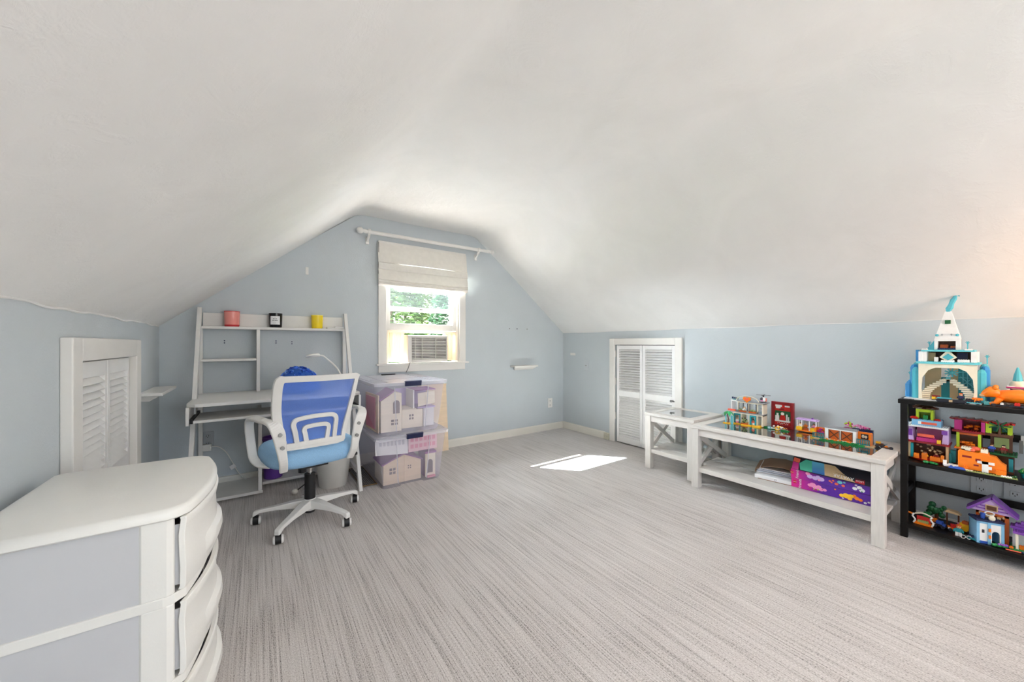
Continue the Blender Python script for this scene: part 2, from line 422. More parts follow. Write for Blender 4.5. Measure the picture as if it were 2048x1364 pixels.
# ------------------------------------------------------------------ louvred closet doors
def louver_door(name, wx, sgn, ya, yb, ztop, trim_w, trim_t, leaves, zones, slat_pitch, slat_w=0.026, tilt=52):
    """sgn: +1 when the room lies towards +x of the wall"""
    root = bpy.data.objects.new(name, None); COL.objects.link(root); root.location = (wx, (ya + yb) / 2, 0); structure(root)
    yc = (ya + yb) / 2
    X = lambda d: sgn * d
    def bx(m, d0, d1, y0, y1, z0, z1): m.box(min(X(d0), X(d1)), max(X(d0), X(d1)), y0 - yc, y1 - yc, z0, z1)
    for (y0, y1, z0, z1) in ((ya - trim_w, ya, 0, ztop + trim_w), (yb, yb + trim_w, 0, ztop + trim_w), (ya, yb, ztop, ztop + trim_w)):
        m = MB(); bx(m, 0.0, trim_t, y0, y1, z0, z1); m.build('casing', M_TRIM, root, bevel=0.004)
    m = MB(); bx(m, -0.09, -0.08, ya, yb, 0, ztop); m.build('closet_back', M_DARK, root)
    sl = MB().obox((0, 0, 0), (slat_w, 1.0, 0.006), Matrix.Rotation(sgn * math.radians(tilt), 3, 'Y'))
    proto = None
    for (l0, l1) in leaves:
        lf = MB(); st = 0.030
        bx(lf, -0.022, 0.004, l0, l0 + st, 0.012, ztop - .006); bx(lf, -0.022, 0.004, l1 - st, l1, 0.012, ztop - .006)
        zs = [0.012] + [z for zz in zones for z in zz] + [ztop - .006]
        for a, b in zip(zs[0::2], zs[1::2]): bx(lf, -0.022, 0.004, l0 + st, l1 - st, a, b)
        leaf = lf.build('door_leaf', M_DOOR, root, bevel=0.002)
        for z0, z1 in zones:
            k = int((z1 - z0) / slat_pitch)
            for i in range(k):
                z = z0 + (i + .5) * (z1 - z0) / k
                if proto is None:
                    proto = sl.build('slat', M_DOOR, leaf); o = proto
                    o.location = (X(-0.009), (l0 + l1) / 2 - yc, z); o.scale = (1, l1 - l0 - 2 * st, 1)
                else:
                    share(proto, 'slat', leaf, (X(-0.009), (l0 + l1) / 2 - yc, z), scale=(1, l1 - l0 - 2 * st, 1))
    return root
d1 = louver_door('door_1', XL, 1, 1.989, 2.716, 0.996, 0.087, 0.032, [(1.993, 2.372), (2.378, 2.708)], [(0.10, 0.44), (0.50, 0.925)], 0.030, 0.038, 50)
d2 = louver_door('door_2', XR, -1, 1.912, 2.611, 1.052, 0.067, 0.022, [(1.920, 2.268), (2.272, 2.592)], [(0.075, 0.505), (0.565, 1.005)], 0.0245, 0.026, 46)
kb = MB(); kb.cyl((-0.004, -0.322, 0.528), (-0.030, -0.322, 0.528), 0.006).ball((-0.036, -0.322, 0.528), 0.012).box(-0.03, -0.018, -0.345, -0.325, 0.52, 0.53)
tag(kb.build('latch', M_STEEL, d2, smooth=True), 'small steel latch')
hg = MB()
for z in (0.25, 0.62, 0.92): hg.box(-0.026, -0.004, 0.338, 0.346, z, z + .07)
hg.build('hinge', M_TRIM, d2)

# ------------------------------------------------------------------ window in the gable
win = bpy.data.objects.new('window_1', None); COL.objects.link(win); win.location = (1.347, YG, 0.876); structure(win)
def wp(name, m, material, **k):
    m.v = [(x - 1.347, y - YG, z - 0.876) for x, y, z in m.v]
    return m.build(name, material, win, **k)
for (x0, x1, z0, z1) in ((0.903, WX0, 0.876, 2.005), (WX1, 1.792, 0.876, 2.005), (WX0, WX1, WZ1, 2.005)):
    wp('casing', MB().box(x0, x1, YG - .022, YG, z0, z1), M_TRIM, bevel=0.003)
wp('window_sill', MB().box(0.884, 1.818, YG - .045, YG + .10, 0.862, 0.878), M_TRIM, bevel=0.003)
wp('apron', MB().box(0.905, 1.788, YG - .016, YG, 0.797, 0.862), M_TRIM, bevel=0.003)
jm = MB().box(WX0, WX0 + .016, YG, YG + .12, 0.878, WZ1).box(WX1 - .016, WX1, YG, YG + .12, 0.878, WZ1).box(WX0, WX1, YG, YG + .12, WZ1 - .012, WZ1)
wp('jamb', jm, M_TRIM)
def sash(name, x0, x1, z0, z1, y0, y1, st, bot, top, gl):
    m = MB().box(x0, x0 + st, y0, y1, z0, z1).box(x1 - st, x1, y0, y1, z0, z1)
    m.box(x0 + st, x1 - st, y0, y1, z0, z0 + bot).box(x0 + st, x1 - st, y0, y1, z1 - top, z1)
    s_ = wp(name, m, M_TRIM, bevel=0.002)
    g = MB().box(x0 + st, x1 - st, (y0 + y1) / 2 - .002, (y0 + y1) / 2 + .002, z0 + bot, z1 - top)
    g.v = [(x - 1.347, y - YG, z - 0.876) for x, y, z in g.v]
    g.build('glass_pane', gl, s_)
    return s_
sash('lower_sash', WX0 + .016, WX1 - .016, 1.192, 1.905, YG + .03, YG + .055, 0.036, 0.064, 0.03, M_GLASS)
sash('storm_upper_sash', WX0 + .018, WX1 - .03, 1.392, 1.93, YG + .085, YG + .10, 0.022, 0.030, 0.02, M_STORM)
sash('storm_lower_sash', WX0 + .018, WX1 - .03, 1.215, 1.400, YG + .102, YG + .115, 0.022, 0.03, 0.02, M_GLASS)
wp('sash_lock', MB().box(1.33, 1.36, YG + .078, YG + .086, 1.40, 1.408), M_DARK)
# rear window behind the camera
rw = bpy.data.objects.new('window_2', None); COL.objects.link(rw); rw.location = (1.3, YB, 1.4); structure(rw)
m = MB().box(-1.0, -.93, -.06, 0, -.65, .6).box(.93, 1.0, -.06, 0, -.65, .6).box(-.93, .93, -.06, 0, -.65, -.58).box(-.93, .93, -.06, 0, .53, .6)
m.build('window_frame', M_TRIM, rw); MB().box(-.93, .93, -.04, -.035, -.58, .53).build('glass_pane', M_GLASS, rw)

# ------------------------------------------------------------------ window air conditioner
ac = thing('air_conditioner', 'ivory window air conditioner with slatted grille under the raised sash', 'air conditioner', (1.364, 3.38, 0.886))
def lp(root, name, m, material, rot=False, **k):
    c = root.location if not root.parent else root.parent.location
    m.v = [(x - c[0], y - c[1], z - c[2]) for x, y, z in m.v]
    return m.build(name, material, root, **k)
m = MB().box(1.162, 1.566, 3.40, 3.80, 0.886, 1.146)
lp(ac, 'housing', m, M_ACP, bevel=0.004)
m = MB().box(1.162, 1.200, 3.378, 3.40, 0.886, 1.142).box(1.556, 1.566, 3.378, 3.40, 0.886, 1.142)
m.box(1.200, 1.556, 3.378, 3.40, 0.886, 0.912).box(1.200, 1.556, 3.378, 3.40, 1.122, 1.142)
fr = lp(ac, 'front_frame', m, M_ACP, bevel=0.003)
lp(ac, 'grille_recess', MB().box(1.200, 1.556, 3.396, 3.401, 0.912, 1.122), M_DARK)
pr_ = MB().obox((0, 0, 0), (0.356, 0.012, 0.0062), Matrix.Rotation(math.radians(-25), 3, 'X')).build('grille_slat', M_ACP, ac)
for i in range(14):
    z = 0.919 + i * 0.0151 - 0.886
    if i == 0: pr_.location = (0.014, 0.008, z)
    else: share(pr_, 'grille_slat', ac, (0.014, 0.008, z))
for x in (1.232, 1.300, 1.440): lp(ac, 'grille_rib', MB().box(x, x + .004, 3.380, 3.394, 0.912, 1.122), M_ACP)
def pleats(x0, x1, n):
    m = MB(); pts = []
    for i in range(2 * n + 1): pts.append((x0 + (x1 - x0) * i / (2 * n), 3.487 + (0.010 if i % 2 else 0)))
    poly = pts + [(x, y + .003) for x, y in pts[::-1]]
    for i in range(2 * n):
        (xa, ya), (xb, yb) = pts[i], pts[i + 1]
        m.loft([[(xa, ya, z), (xb, yb, z), (xb, yb + .003, z), (xa, ya + .003, z)] for z in (0.892, 1.168)])
    return m
lp(ac, 'accordion_panel', pleats(1.012, 1.162, 10), M_PLEAT)
lp(ac, 'accordion_panel', pleats(1.566, 1.668, 7), M_PLEAT)
m = MB().box(0.990, 1.012, 3.480, 3.50, 0.886, 1.19).box(1.668, 1.705, 3.480, 3.50, 0.886, 1.19).box(0.990, 1.705, 3.470, 3.50, 1.168, 1.19)
lp(ac, 'side_frame', m, M_PLEAT, bevel=0.002)
cd = MB().tube(smooth_path([(1.19, 3.40, 0.890), (1.182, 3.388, 0.875), (1.165, 3.386, 0.83), (1.150, 3.40, 0.79)], 5), 0.0035, 6)
lp(ac, 'power_cord', cd, M_STEEL, smooth=True)

# ------------------------------------------------------------------ roman blind
bl = thing('roman_blind', 'off white fabric roman blind drawn half up over the window', 'blind', (1.343, 3.39, 1.99))
def blind_sheet(prof_yz, x0=0.894, x1=1.793, n=14, th=0.004, sag=0.006):
    m = MB(); rings = []
    full = prof_yz + [(y + th, z) for y, z in prof_yz[::-1]]
    for i in range(n + 1):
        t = i / n; x = x0 + (x1 - x0) * t; s_ = sag * math.sin(PI * t) + .002 * math.sin(9 * t)
        rings.append([(x, y + .018 - 0.3 * s_, z - s_) for y, z in full])
    return m.loft(rings)
lp(bl, 'upper_panel', blind_sheet([(3.395, 1.988), (3.386, 1.93), (3.378, 1.85), (3.370, 1.806)], sag=0.0), M_FABRIC, smooth=True)
lp(bl, 'fold', blind_sheet([(3.384, 1.815), (3.364, 1.80), (3.358, 1.77), (3.364, 1.742), (3.384, 1.735)]), M_FABRIC, smooth=True)
lp(bl, 'fold', blind_sheet([(3.386, 1.75), (3.370, 1.742), (3.356, 1.69), (3.354, 1.648), (3.372, 1.640)]), M_FABRIC, smooth=True)
lp(bl, 'fold', blind_sheet([(3.380, 1.65), (3.358, 1.642), (3.352, 1.626), (3.366, 1.616)]), M_FABRIC, smooth=True)
lp(bl, 'fold', blind_sheet([(3.384, 1.63), (3.360, 1.622), (3.354, 1.605), (3.370, 1.592), (3.384, 1.590)]), M_FABRIC, smooth=True)
lp(bl, 'side_strip', MB().box(0.897, 0.903, 3.40, 3.4175, 1.70, 1.985), M_STEEL)
lp(bl, 'head_rail', MB().box(0.905, 1.785, 3.412, 3.4178, 1.955, 1.985), M_WPLAS)

# ------------------------------------------------------------------ curtain rod
cr_ = thing('curtain_rod', 'bare white curtain rod with ball finials above the blind', 'curtain rod', (1.42, 3.36, 2.05))
lp(cr_, 'pole', MB().cyl((0.775, 3.36, 2.048), (2.045, 3.36, 2.052), 0.0165, seg=16), M_WPLAS, smooth=True)
for x, sg, r in ((0.775, -1, .029), (2.045, 1, .022)):
    lp(cr_, 'finial', MB().cyl((x, 3.36, 2.05), (x + sg * .018, 3.36, 2.05), 0.020, 0.014, 14).ball((x + sg * (.014 + r), 3.36, 2.05), r, 14, 8), M_WPLAS, smooth=True)
for x in (0.808, 1.915):
    lp(cr_, 'bracket', MB().box(x - .014, x + .014, 3.425, 3.44, 1.955, 2.015).obox((x, 3.395, 2.005), (0.018, 0.085, 0.022), Matrix.Rotation(math.radians(-28), 3, 'X')).cyl((x - .012, 3.36, 2.05), (x + .012, 3.36, 2.05), 0.024, seg=14), M_WPLAS, bevel=0.002)

# ------------------------------------------------------------------ small wall ledges
def ledge(label, loc, rz, length, depth):
    r = thing('wall_ledge', label, 'shelf', loc, rz)
    pr = [(0, -.045), (-.045 * depth / .1, -.045), (-.055 * depth / .1, -.034), (-.072 * depth / .1, -.026), (-.080 * depth / .1, -.016), (-depth, -.014), (-depth, 0), (0, 0)]
    h = length / 2
    MB().loft([[(x * (h - inset(d, depth)) / h, d, z) for d, z in pr] for x in (-h, h)]).build('moulded_bracket', M_TRIM, r)
    MB().box(-h - .002, h + .002, -depth - .002, 0, -.011, .004).build('shelf_board', M_TRIM, r, bevel=0.002)
    return r
def inset(d, depth): return 0.055 * (1 - abs(d) / depth)
ledge('small white moulded ledge on the left wall beside the louvred door', (XL, 3.085, 0.776), PI / 2, 0.44, 0.105)
ledge('small white moulded ledge on the window wall near the corner', (2.535, YG, 0.808), 0, 0.33, 0.10)

# ------------------------------------------------------------------ outlets and other wall fittings
def outlet(name, label, loc, rz, kind='outlet', mm=M_WPLAS, scale=1.0, horizontal=False):
    r = thing(name, label, 'outlet' if kind == 'outlet' else 'wall plate', loc, rz)
    r.scale = (scale,) * 3
    a, b = (0.036, 0.058) if not horizontal else (0.058, 0.03)
    MB().box(-a, a, -.005, 0, -b, b).build('plate', mm, r, bevel=0.002)
    if kind == 'outlet':
        for s_ in (-1, 1):
            c = (0, s_ * .027) if not horizontal else (s_ * .027, 0)
            so = MB().box(c[0] - .016, c[0] + .016, -.0075, -.004, c[1] - .014, c[1] + .014).build('socket', mm, r, bevel=0.003)
            sl = MB().box(c[0] - .008, c[0] - .005, -.0082, -.0072, c[1] - .003, c[1] + .006).box(c[0] + .005, c[0] + .008, -.0082, -.0072, c[1] - .003, c[1] + .006).cyl((c[0], -.0072, c[1] - .008), (c[0], -.0082, c[1] - .008), .0025, seg=8)
            sl.build('slot', M_DARK, so)
    elif kind == 'cable':
        MB().cyl((0, -.004, 0), (0, -.014, 0), .006, seg=8).build('jack', M_STEEL, r)
    return r
M_GALV = mat('painted wall plate', (197, 203, 207), 0.5, 0.02, 8)
outlet('wall_outlet', 'white wall outlet low on the window wall near the corner', (2.972, YG, 0.332), 0)
outlet('wall_outlet', 'wall outlet under the desk with a plug in it', (-0.297, YG, 0.365), 0, mm=mat('grey plate', (170, 176, 182), .5))
outlet('cable_plate', 'wall coloured cable plate on the right wall near the corner', (XR, 3.038, 0.806), -PI / 2, 'cable', M_GALV)
outlet('baseboard_outlet', 'outlet set into the baseboard beside the right louvred door', (XR - .030, 2.716, 0.042), -PI / 2, mm=mat('aged cream plastic', (206, 202, 184), .5), scale=0.55, horizontal=True)
bx_ = [o for o in COL.objects if o.name.startswith('baseboard_outlet')][0]
MB().box(-.064, .064, -.002, .052, -.070, .062).build('housing', MATS['aged cream plastic'], bx_, bevel=.004)
outlet('wall_outlet', 'wall outlet behind the black bookcase, the one nearer the window', (XR, 0.166, 0.308), -PI / 2, mm=M_GALV)
outlet('wall_outlet', 'wall outlet behind the black bookcase, the one farther from the window', (XR, 0.060, 0.316), -PI / 2, mm=M_GALV)
pl = thing('charger_cable', 'white plug and cable hanging from the outlet under the desk', 'cable', (-0.297, 3.415, 0.325))
lp(pl, 'plug', MB().box(-0.322, -0.272, 3.392, 3.431, 0.292, 0.338), M_WPLAS, bevel=0.004)
lp(pl, 'cord', MB().tube(smooth_path([(-0.272, 3.41, 0.318), (-0.235, 3.41, 0.312), (-0.19, 3.41, 0.265), (-0.155, 3.41, 0.19), (-0.125, 3.40, 0.12), (-0.09, 3.385, 0.065), (-0.07, 3.36, 0.055)], 6), 0.0035, 6), M_WPLAS, smooth=True)
lp(pl, 'cord_tag', MB().obox((-0.150, 3.405, 0.150), (0.035, 0.004, 0.030), Matrix.Rotation(-.5, 3, 'Y')), M_PAPER)
def strip(label, loc, rz, sx, sz):
    o = MB().box(-sx / 2, sx / 2, -.006, 0, -sz / 2, sz / 2).build('adhesive_strip', M_WPLAS, bevel=0.003)
    o.location = loc; o.rotation_euler = (0, 0, rz); tag(o, label, 'wall hook')
strip('small white adhesive hook on the window wall under the left slope', (0.335, YG, 1.662), 0, 0.022, 0.062)
strip('small white adhesive strip on the right wall beside the corner', (XR, 3.262, 0.935), -PI / 2, 0.085, 0.030)
for x, z, lab in ((-0.201, 1.076, 'dark wall screw between the desk shelves on the left'), (0.120, 1.076, 'dark wall screw under the black candle'),
                  (0.228, 1.070, 'small dark blue mark on the wall nearest the head of the desk lamp')):  # third one built as raised dots for a faint blue scratch
    o = MB().cyl((0, 0, .008), (0, -.006, .008), .0045, seg=8).cyl((0, 0, -.008), (0, -.006, -.008), .0045, seg=8).build('wall_screw', M_NAVY)
    o.location = (x, YG, z); tag(o, lab, 'screw')
for x, lab in ((2.364, 'tiny wall anchor above the right ledge, nearest the window'), (2.469, 'tiny blue mark above the right ledge'), (2.615, 'tiny wall anchor above the right ledge, nearest the corner')):
    o = MB().cyl((0, 0, 0), (0, -.004, 0), .006, seg=8).build('wall_anchor', M_NAVY if '2.469' in str(x) else M_STEEL)
    o.location = (x, YG, 1.236); tag(o, lab, 'wall anchor')

# ================================================================== DESK
dk = thing('computer_desk', 'white ladder computer desk with shelves against the window wall', 'desk', (0.14, 3.2, 0))
def leg_poly(): return [(2.775, 0), (2.822, 0), (3.385, 1.318), (3.345, 1.318)]
for x in (-0.345, 0.600):
    lp(dk, 'leg', MB().prism(leg_poly(), 'x', x, x + .024), M_DESK, bevel=0.002)
    lp(dk, 'rear_post', MB().box(x, x + .024, 3.395, 3.430, 0, 1.18), M_DESK, bevel=0.002)
    lp(dk, 'foot_rail', MB().box(x + .002, x + .022, 2.90, 3.40, 0.10, 0.13), M_DESK)
lp(dk, 'top_shelf', MB().box(-.321, .600, 3.315, 3.43, 1.168, 1.186), M_DESK, bevel=0.002)
lp(dk, 'back_panel', MB().box(-.321, .600, 3.412, 3.43, 1.186, 1.286), M_DESK, bevel=0.002)
lp(dk, 'middle_shelf', MB().box(-.321, -.006, 3.27, 3.43, 0.938, 0.954), M_DESK, bevel=0.002)
lp(dk, 'divider', MB().box(-.006, .016, 3.32, 3.43, 0.705, 1.168), M_DESK, bevel=0.002)
lp(dk, 'desktop', MB().prism([(-.345, 2.87), (-.300, 2.815), (.580, 2.815), (.624, 2.87), (.624, 3.43), (-.345, 3.43)], 'z', 0.686, 0.706), M_DESK, bevel=0.003)
for x in (-.345, .609): lp(dk, 'tray_side_panel', MB().box(x, x + .015, 2.835 if x < 0 else 2.835, 3.25, 0.578, 0.686), M_DESK, bevel=0.002)
lp(dk, 'keyboard_tray', MB().box(-.312, .592, 2.835, 3.16, 0.590, 0.606), M_DESK, bevel=0.002)
for x in (-.328, .594): lp(dk, 'tray_rail', MB().box(x, x + .014, 2.84, 3.2, 0.588, 0.616), M_BLACK)
lp(dk, 'lower_divider', MB().box(.004, .026, 3.095, 3.43, 0.040, 0.590), M_DESK, bevel=0.002)
lp(dk, 'lower_shelf', MB().box(-.325, .030, 3.09, 3.43, 0.020, 0.040), M_DESK, bevel=0.002)
lp(dk, 'lower_shelf', MB().box(.030, .600, 3.235, 3.43, 0.030, 0.050), M_DESK, bevel=0.002)

# candles and small things on the desk
def candle(label, x, col, rim, r, h, base=None, letter=False):
    c = thing('candle_jar', label, 'candle', (x, 3.362, 1.1865), group=None)
    body = MB().lathe([(r * .84, 0), (r * .93, .006), (r, h * .85), (r, h), (r - .003, h), (r - .004, h - .012), (0.001, h - .012)], seg=28)
    body.build('jar', col, c, smooth=True)
    if base: MB().lathe([(r * .845, 0.0005), (r * .945, .006), (r * .95, .014), (r * .6, .0145)], seg=28).build('jar_base', base, c, smooth=True)
    if rim: MB().lathe([(r + .0006, h * .96), (r + .001, h * .99), (r + .0008, h + .001), (r - .003, h + .0008)], seg=28, cap=False).build('rim', rim, c, smooth=True)
    return c
M_PINKW = mat('pink glass', (240, 150, 140), 0.2, 0.05, 10); M_PINKB = mat('deep pink glass', (206, 60, 66), 0.15, 0.05, 10)
M_YEL = mat('yellow glass', (246, 214, 40), 0.25, 0.05, 10); M_BLKG = mat('black glass', (14, 14, 22), 0.12, 0.05, 10)
candle('pink glass candle jar on the top desk shelf', -0.153, M_PINKW, M_PINKB, 0.047, 0.112, M_PINKB)
cb = candle('black glass candle jar with white label on the top desk shelf', 0.115, M_BLKG, None, 0.045, 0.110)
rings = []
for z in (0.022, 0.086):
    rings.append([(0.0462 * math.sin(t), -0.0462 * math.cos(t), z) for t in [(-.72 + 1.44 * i / 12) - .10 for i in range(13)]])
lm = MB(); lm.v = rings[0] + rings[1]; lm.f = [(i, i + 1, 14 + i, 13 + i) for i in range(12)]
lab = lm.build('paper_label', M_PAPER, cb)
lm = MB()
for zz, a0, a1 in ((.064, -.42, -.16), (.064, -.08, .16), (.052, -.50, -.28), (.052, -.20, .26), (.076, -.62, .40), (.034, -.40, .20)):
    h_ = .0016 if zz in (.076, .034) else .0035
    k0 = len(lm.v); lm.v += [(.0465 * math.sin(t), -.0465 * math.cos(t), z) for z in (zz, zz + h_) for t in (a0, (a0 + a1) / 2, a1)]
    lm.f += [(k0 + i, k0 + i + 1, k0 + 4 + i, k0 + 3 + i) for i in (0, 1)]
lo_ = lm.build('label_print', T['dark'], lab); lo_['kind'] = 'stuff'
candle('yellow glass candle jar on the top desk shelf', 0.400, M_YEL, mat('pale yellow rim', (250, 232, 120), .3), 0.043, 0.108)
wb = thing('white_case', 'flat white case lying beside the yellow candle', 'case', (0.535, 3.365, 1.1865))
MB().box(-.065, .060, -.035, .035, 0, .011).build('case_base', M_WPLAS, wb, bevel=0.003); MB().box(-.005, .058, -.036, .034, .011, .018).build('case_lid', M_PAPER, wb, bevel=0.003)
# flower mound
fl = thing('flower_cushion', 'round mound of blue satin petals on the desk behind the chair', 'flowers', (0.25, 3.10, 0.706))
MB().lathe([(.08, 0), (.118, .02), (.126, .07), (.115, .12), (.07, .165), (.001, .18)], seg=24).build('core', mat('blue felt', (40, 96, 190), .8), fl, smooth=True)
M_PET = [mat('petal blue %d' % i, c, 0.6, 0.12, 30) for i, c in enumerate(((38, 82, 196), (62, 118, 222), (124, 174, 240), (26, 54, 150)))]
pet = MB(); pet2 = [MB() for _ in range(4)]
for i in range(430):
    u = random.random(); t = 2 * PI * random.random(); ph = math.acos(1 - u * 1.05)
    n = Vector((math.sin(ph) * math.cos(t), math.sin(ph) * math.sin(t), max(-.05, math.cos(ph))))
    c = Vector((n.x * .122, n.y * .122, .035 + n.z * .140)) + n * .006
    q = n.to_track_quat('Z', 'Y').to_matrix() @ Matrix.Rotation(random.uniform(-.7, .7), 3, 'X') @ Matrix.Rotation(random.uniform(-.7, .7), 3, 'Y') @ Matrix.Rotation(random.uniform(0, 6), 3, 'Z')
    s_ = random.uniform(.016, .024)
    pts = [c + q @ Vector((s_ * .75 * math.cos(a), s_ * math.sin(a), .006 * math.cos(2 * a))) for a in [2 * PI * k / 8 for k in range(8)]]
    mb = pet2[random.choice((0, 0, 1, 1, 1, 2, 3))]
    mb.add([c - n * .004] + pts, [(0, k + 1, (k + 1) % 8 + 1) for k in range(8)])
for i, mb in enumerate(pet2):
    o = mb.build('petals', M_PET[i], fl, smooth=True); o['kind'] = 'stuff'
# desk lamp
dl = thing('desk_lamp', 'slim white gooseneck desk lamp behind the chair back', 'lamp', (0.545, 3.2, 0.706))
lp(dl, 'base', MB().lathe([(.045, 0), (.047, .008), (.040, .014), (.010, .02)], (0.545, 3.2, 0.706), 24), M_WPLAS, smooth=True)
lp(dl, 'gooseneck', MB().tube(smooth_path([(0.545, 3.2, 0.72), (0.552, 3.2, 0.79), (0.535, 3.2, 0.845), (0.495, 3.2, 0.90), (0.452, 3.2, 0.94), (0.425, 3.2, 0.965), (0.395, 3.2, 0.972)], 6), 0.0065, 8), M_WPLAS, smooth=True)
hd = MB(); rr = []
for x, hw, zz, th in ((0.400, .010, .971, .007), (0.388, .020, .974, .009), (0.36, .028, .974, .009), (0.33, .028, .970, .008), (0.308, .018, .964, .006), (0.302, .006, .962, .003)):
    rr.append([(x, 3.2 + hw * math.cos(a), zz + 1.5 * th * math.sin(a)) for a in [2 * PI * k / 12 for k in range(12)]])
lp(dl, 'lamp_head', hd.loft(rr), M_WPLAS, smooth=True)
# below the desk
pb = thing('purple_bin', 'purple plastic bin on the lower desk shelf', 'bin', (0.098, 3.31, 0.0505))
MB().lathe([(.056, 0), (.060, .004), (.066, .30), (.069, .302), (.069, .308), (.064, .308), (.058, .02), (.001, .018)], seg=28).build('body', M_PURPLE, pb, smooth=True)
MB().lathe([(.0675, .285), (.0725, .288), (.0725, .296), (.0675, .298)], seg=28, cap=False).build('rim', M_PURPLE, pb, smooth=True)
wpot = thing('waste_basket', 'tapered white waste basket on the carpet under the desk', 'waste basket', (0.470, 3.035, 0))
MB().lathe([(.092, 0), (.096, .004), (.128, .27), (.133, .272), (.133, .280), (.124, .280), (.092, .02), (.001, .018)], seg=36).build('body', mat('matte off white plastic', (222, 219, 212), .55), wpot, smooth=True)
MB().lathe([(.129, .262), (.136, .264), (.136, .278), (.130, .280)], seg=36, cap=False).build('rim', M_WPLAS, wpot, smooth=True)
tb = thing('toy_wand', 'small white ball toy with a dark stick on the carpet behind the chair', 'toy', (0.215, 2.985, 0))
MB().ball((0, 0, .020), .020, 14, 8).build('ball', M_WPLAS, tb, smooth=True)
MB().cyl((.015, .012, .022), (.10, .085, .050), .004, seg=8).build('stick', M_BLACK, tb)
rk = thing('wire_rack', 'black wire rack on the carpet between desk and storage bins', 'rack', (0.680, 3.06, 0), 0.0)
m = MB().tube([(-.055, -.23, .012), (.055, -.23, .012), (.055, .23, .012), (-.055, .23, .012)], .004, 6, closed=True)
m.build('rim_wire', mat('brass tinted wire', (120, 96, 60), .4, metal=.6), rk)
m = MB()
for i in range(9): m.cyl((-.05 + i * .0125, -.228, .012), (-.05 + i * .0125, .228, .012), .0016, seg=5)
for i in range(23): m.cyl((-.054, -.22 + i * .02, .013), (.054, -.22 + i * .02, .013), .0016, seg=5)
m.build('wire_grid', M_BLACK, rk)
m = MB()
for x in (-.055, .055):
    for y in (-.2, .2): m.cyl((x, y, 0), (x, y, .012), .004, seg=6)
m.build('foot', M_BLACK, rk)
bd = thing('wooden_board', 'tan plywood board leaning on the window wall behind the bins', 'board', (1.45, 3.40, 0))
MB().loft([[(x, y0 + .055 * 1 if False else y0, z) for x, y0, z in ((-.18, -.045, 0), (.118, -.045, 0), (.118, .017, .645), (-.18, .017, .645))],
           [(x, y0, z) for x, y0, z in ((-.18, -.035, 0), (.118, -.035, 0), (.118, .027, .645), (-.18, .027, .645))]]).build('panel', M_WOOD, bd)
MB().box(-.18, .118, .008, .018, .647, .660).build('edge_strip', M_WOOD, bd)

# ================================================================== OFFICE CHAIR
CH_ROT = math.radians(11)
ch = thing('office_chair', 'white office chair with blue mesh back and light blue seat', 'chair', (0.262, 2.525, 0), CH_ROT)
base_off = -CH_ROT
hub = MB().lathe([(.024, .055), (.034, .058), (.040, .085), (.036, .118), (.030, .125), (.028, .118)], seg=20)
hub.build('base_hub', M_WPLAS, ch, smooth=True)
MB().cyl((0, 0, .042), (0, 0, .058), .026, seg=18).build('hub_cap', M_BLACK, ch)
for k in range(5):
    a = math.radians(90 + 72 * k - 1) + base_off
    d = Vector((math.cos(a), math.sin(a), 0)); sdir = Vector((-d.y, d.x, 0)); R = 0.285
    rings = []
    for t, w_, zt, zb in ((0.015, .030, .122, .070), (0.08, .028, .118, .078), (0.18, .022, .100, .078), (0.262, .018, .088, .070), (0.292, .017, .080, .052), (0.300, .015, .072, .050)):
        c = d * t
        rings.append([c - sdir * w_ + Vector((0, 0, zb)), c + sdir * w_ + Vector((0, 0, zb)), c + sdir * w_ * .8 + Vector((0, 0, zt)), c - sdir * w_ * .8 + Vector((0, 0, zt))])
    MB().loft(rings).build('base_arm', M_WPLAS, ch, bevel=0.004)
    cs = bpy.data.objects.new('caster', None); COL.objects.link(cs); cs.parent = ch; cs.location = d * R; cs.rotation_euler = (0, 0, -PI / 2 - CH_ROT + [0.15, -0.12, -0.05, -0.1, -0.18][k])
    cs.empty_display_size = .02
    MB().cyl((0, 0, .04), (0, 0, .062), .009, seg=10).cyl((0, -.014, .026), (0, .014, .026), .0255, seg=20).build('fork', M_BLACK, cs, smooth=True)
    for s_ in (-1, 1):
        MB().cyl((0, s_ * .0145, .0235), (0, s_ * .0245, .0235), .0235, .020, seg=20).build('wheel', M_WPLAS, cs, smooth=True)
MB().cyl((0, 0, .12), (0, 0, .275), .030, seg=20).build('gas_lift_cover', M_BLACK, ch, smooth=True)
MB().cyl((0, 0, .27), (0, 0, .335), .013, seg=16).build('gas_lift_piston', M_CHROME, ch, smooth=True)
MB().box(-.075, .075, -.09, .10, .332, .372).cyl((.05, .02, .35), (.25, -.02, .350), .006, seg=8).box(.235, .275, -.035, .0, .335, .352).cyl((-.05, -.03, .330), (-.05, -.03, .300), .022, seg=12).build('tilt_mechanism', M_BLACK, ch, bevel=0.004)
# seat cushion
st_ = MB(); rings = []
for z, k, e in ((.372, .86, 3.4), (.380, .94, 3.4), (.400, .995, 3.4), (.428, 1.0, 3.4), (.452, .985, 3.2), (.470, .93, 3.0), (.480, .82, 2.8), (.485, .55, 2.6), (.486, .2, 2.4)):
    rings.append(superellipse(0.0, 0.015, .248 * k, .235 * k, z, 48, e))
st_.loft(rings).build('seat', M_SEAT, ch, smooth=True)
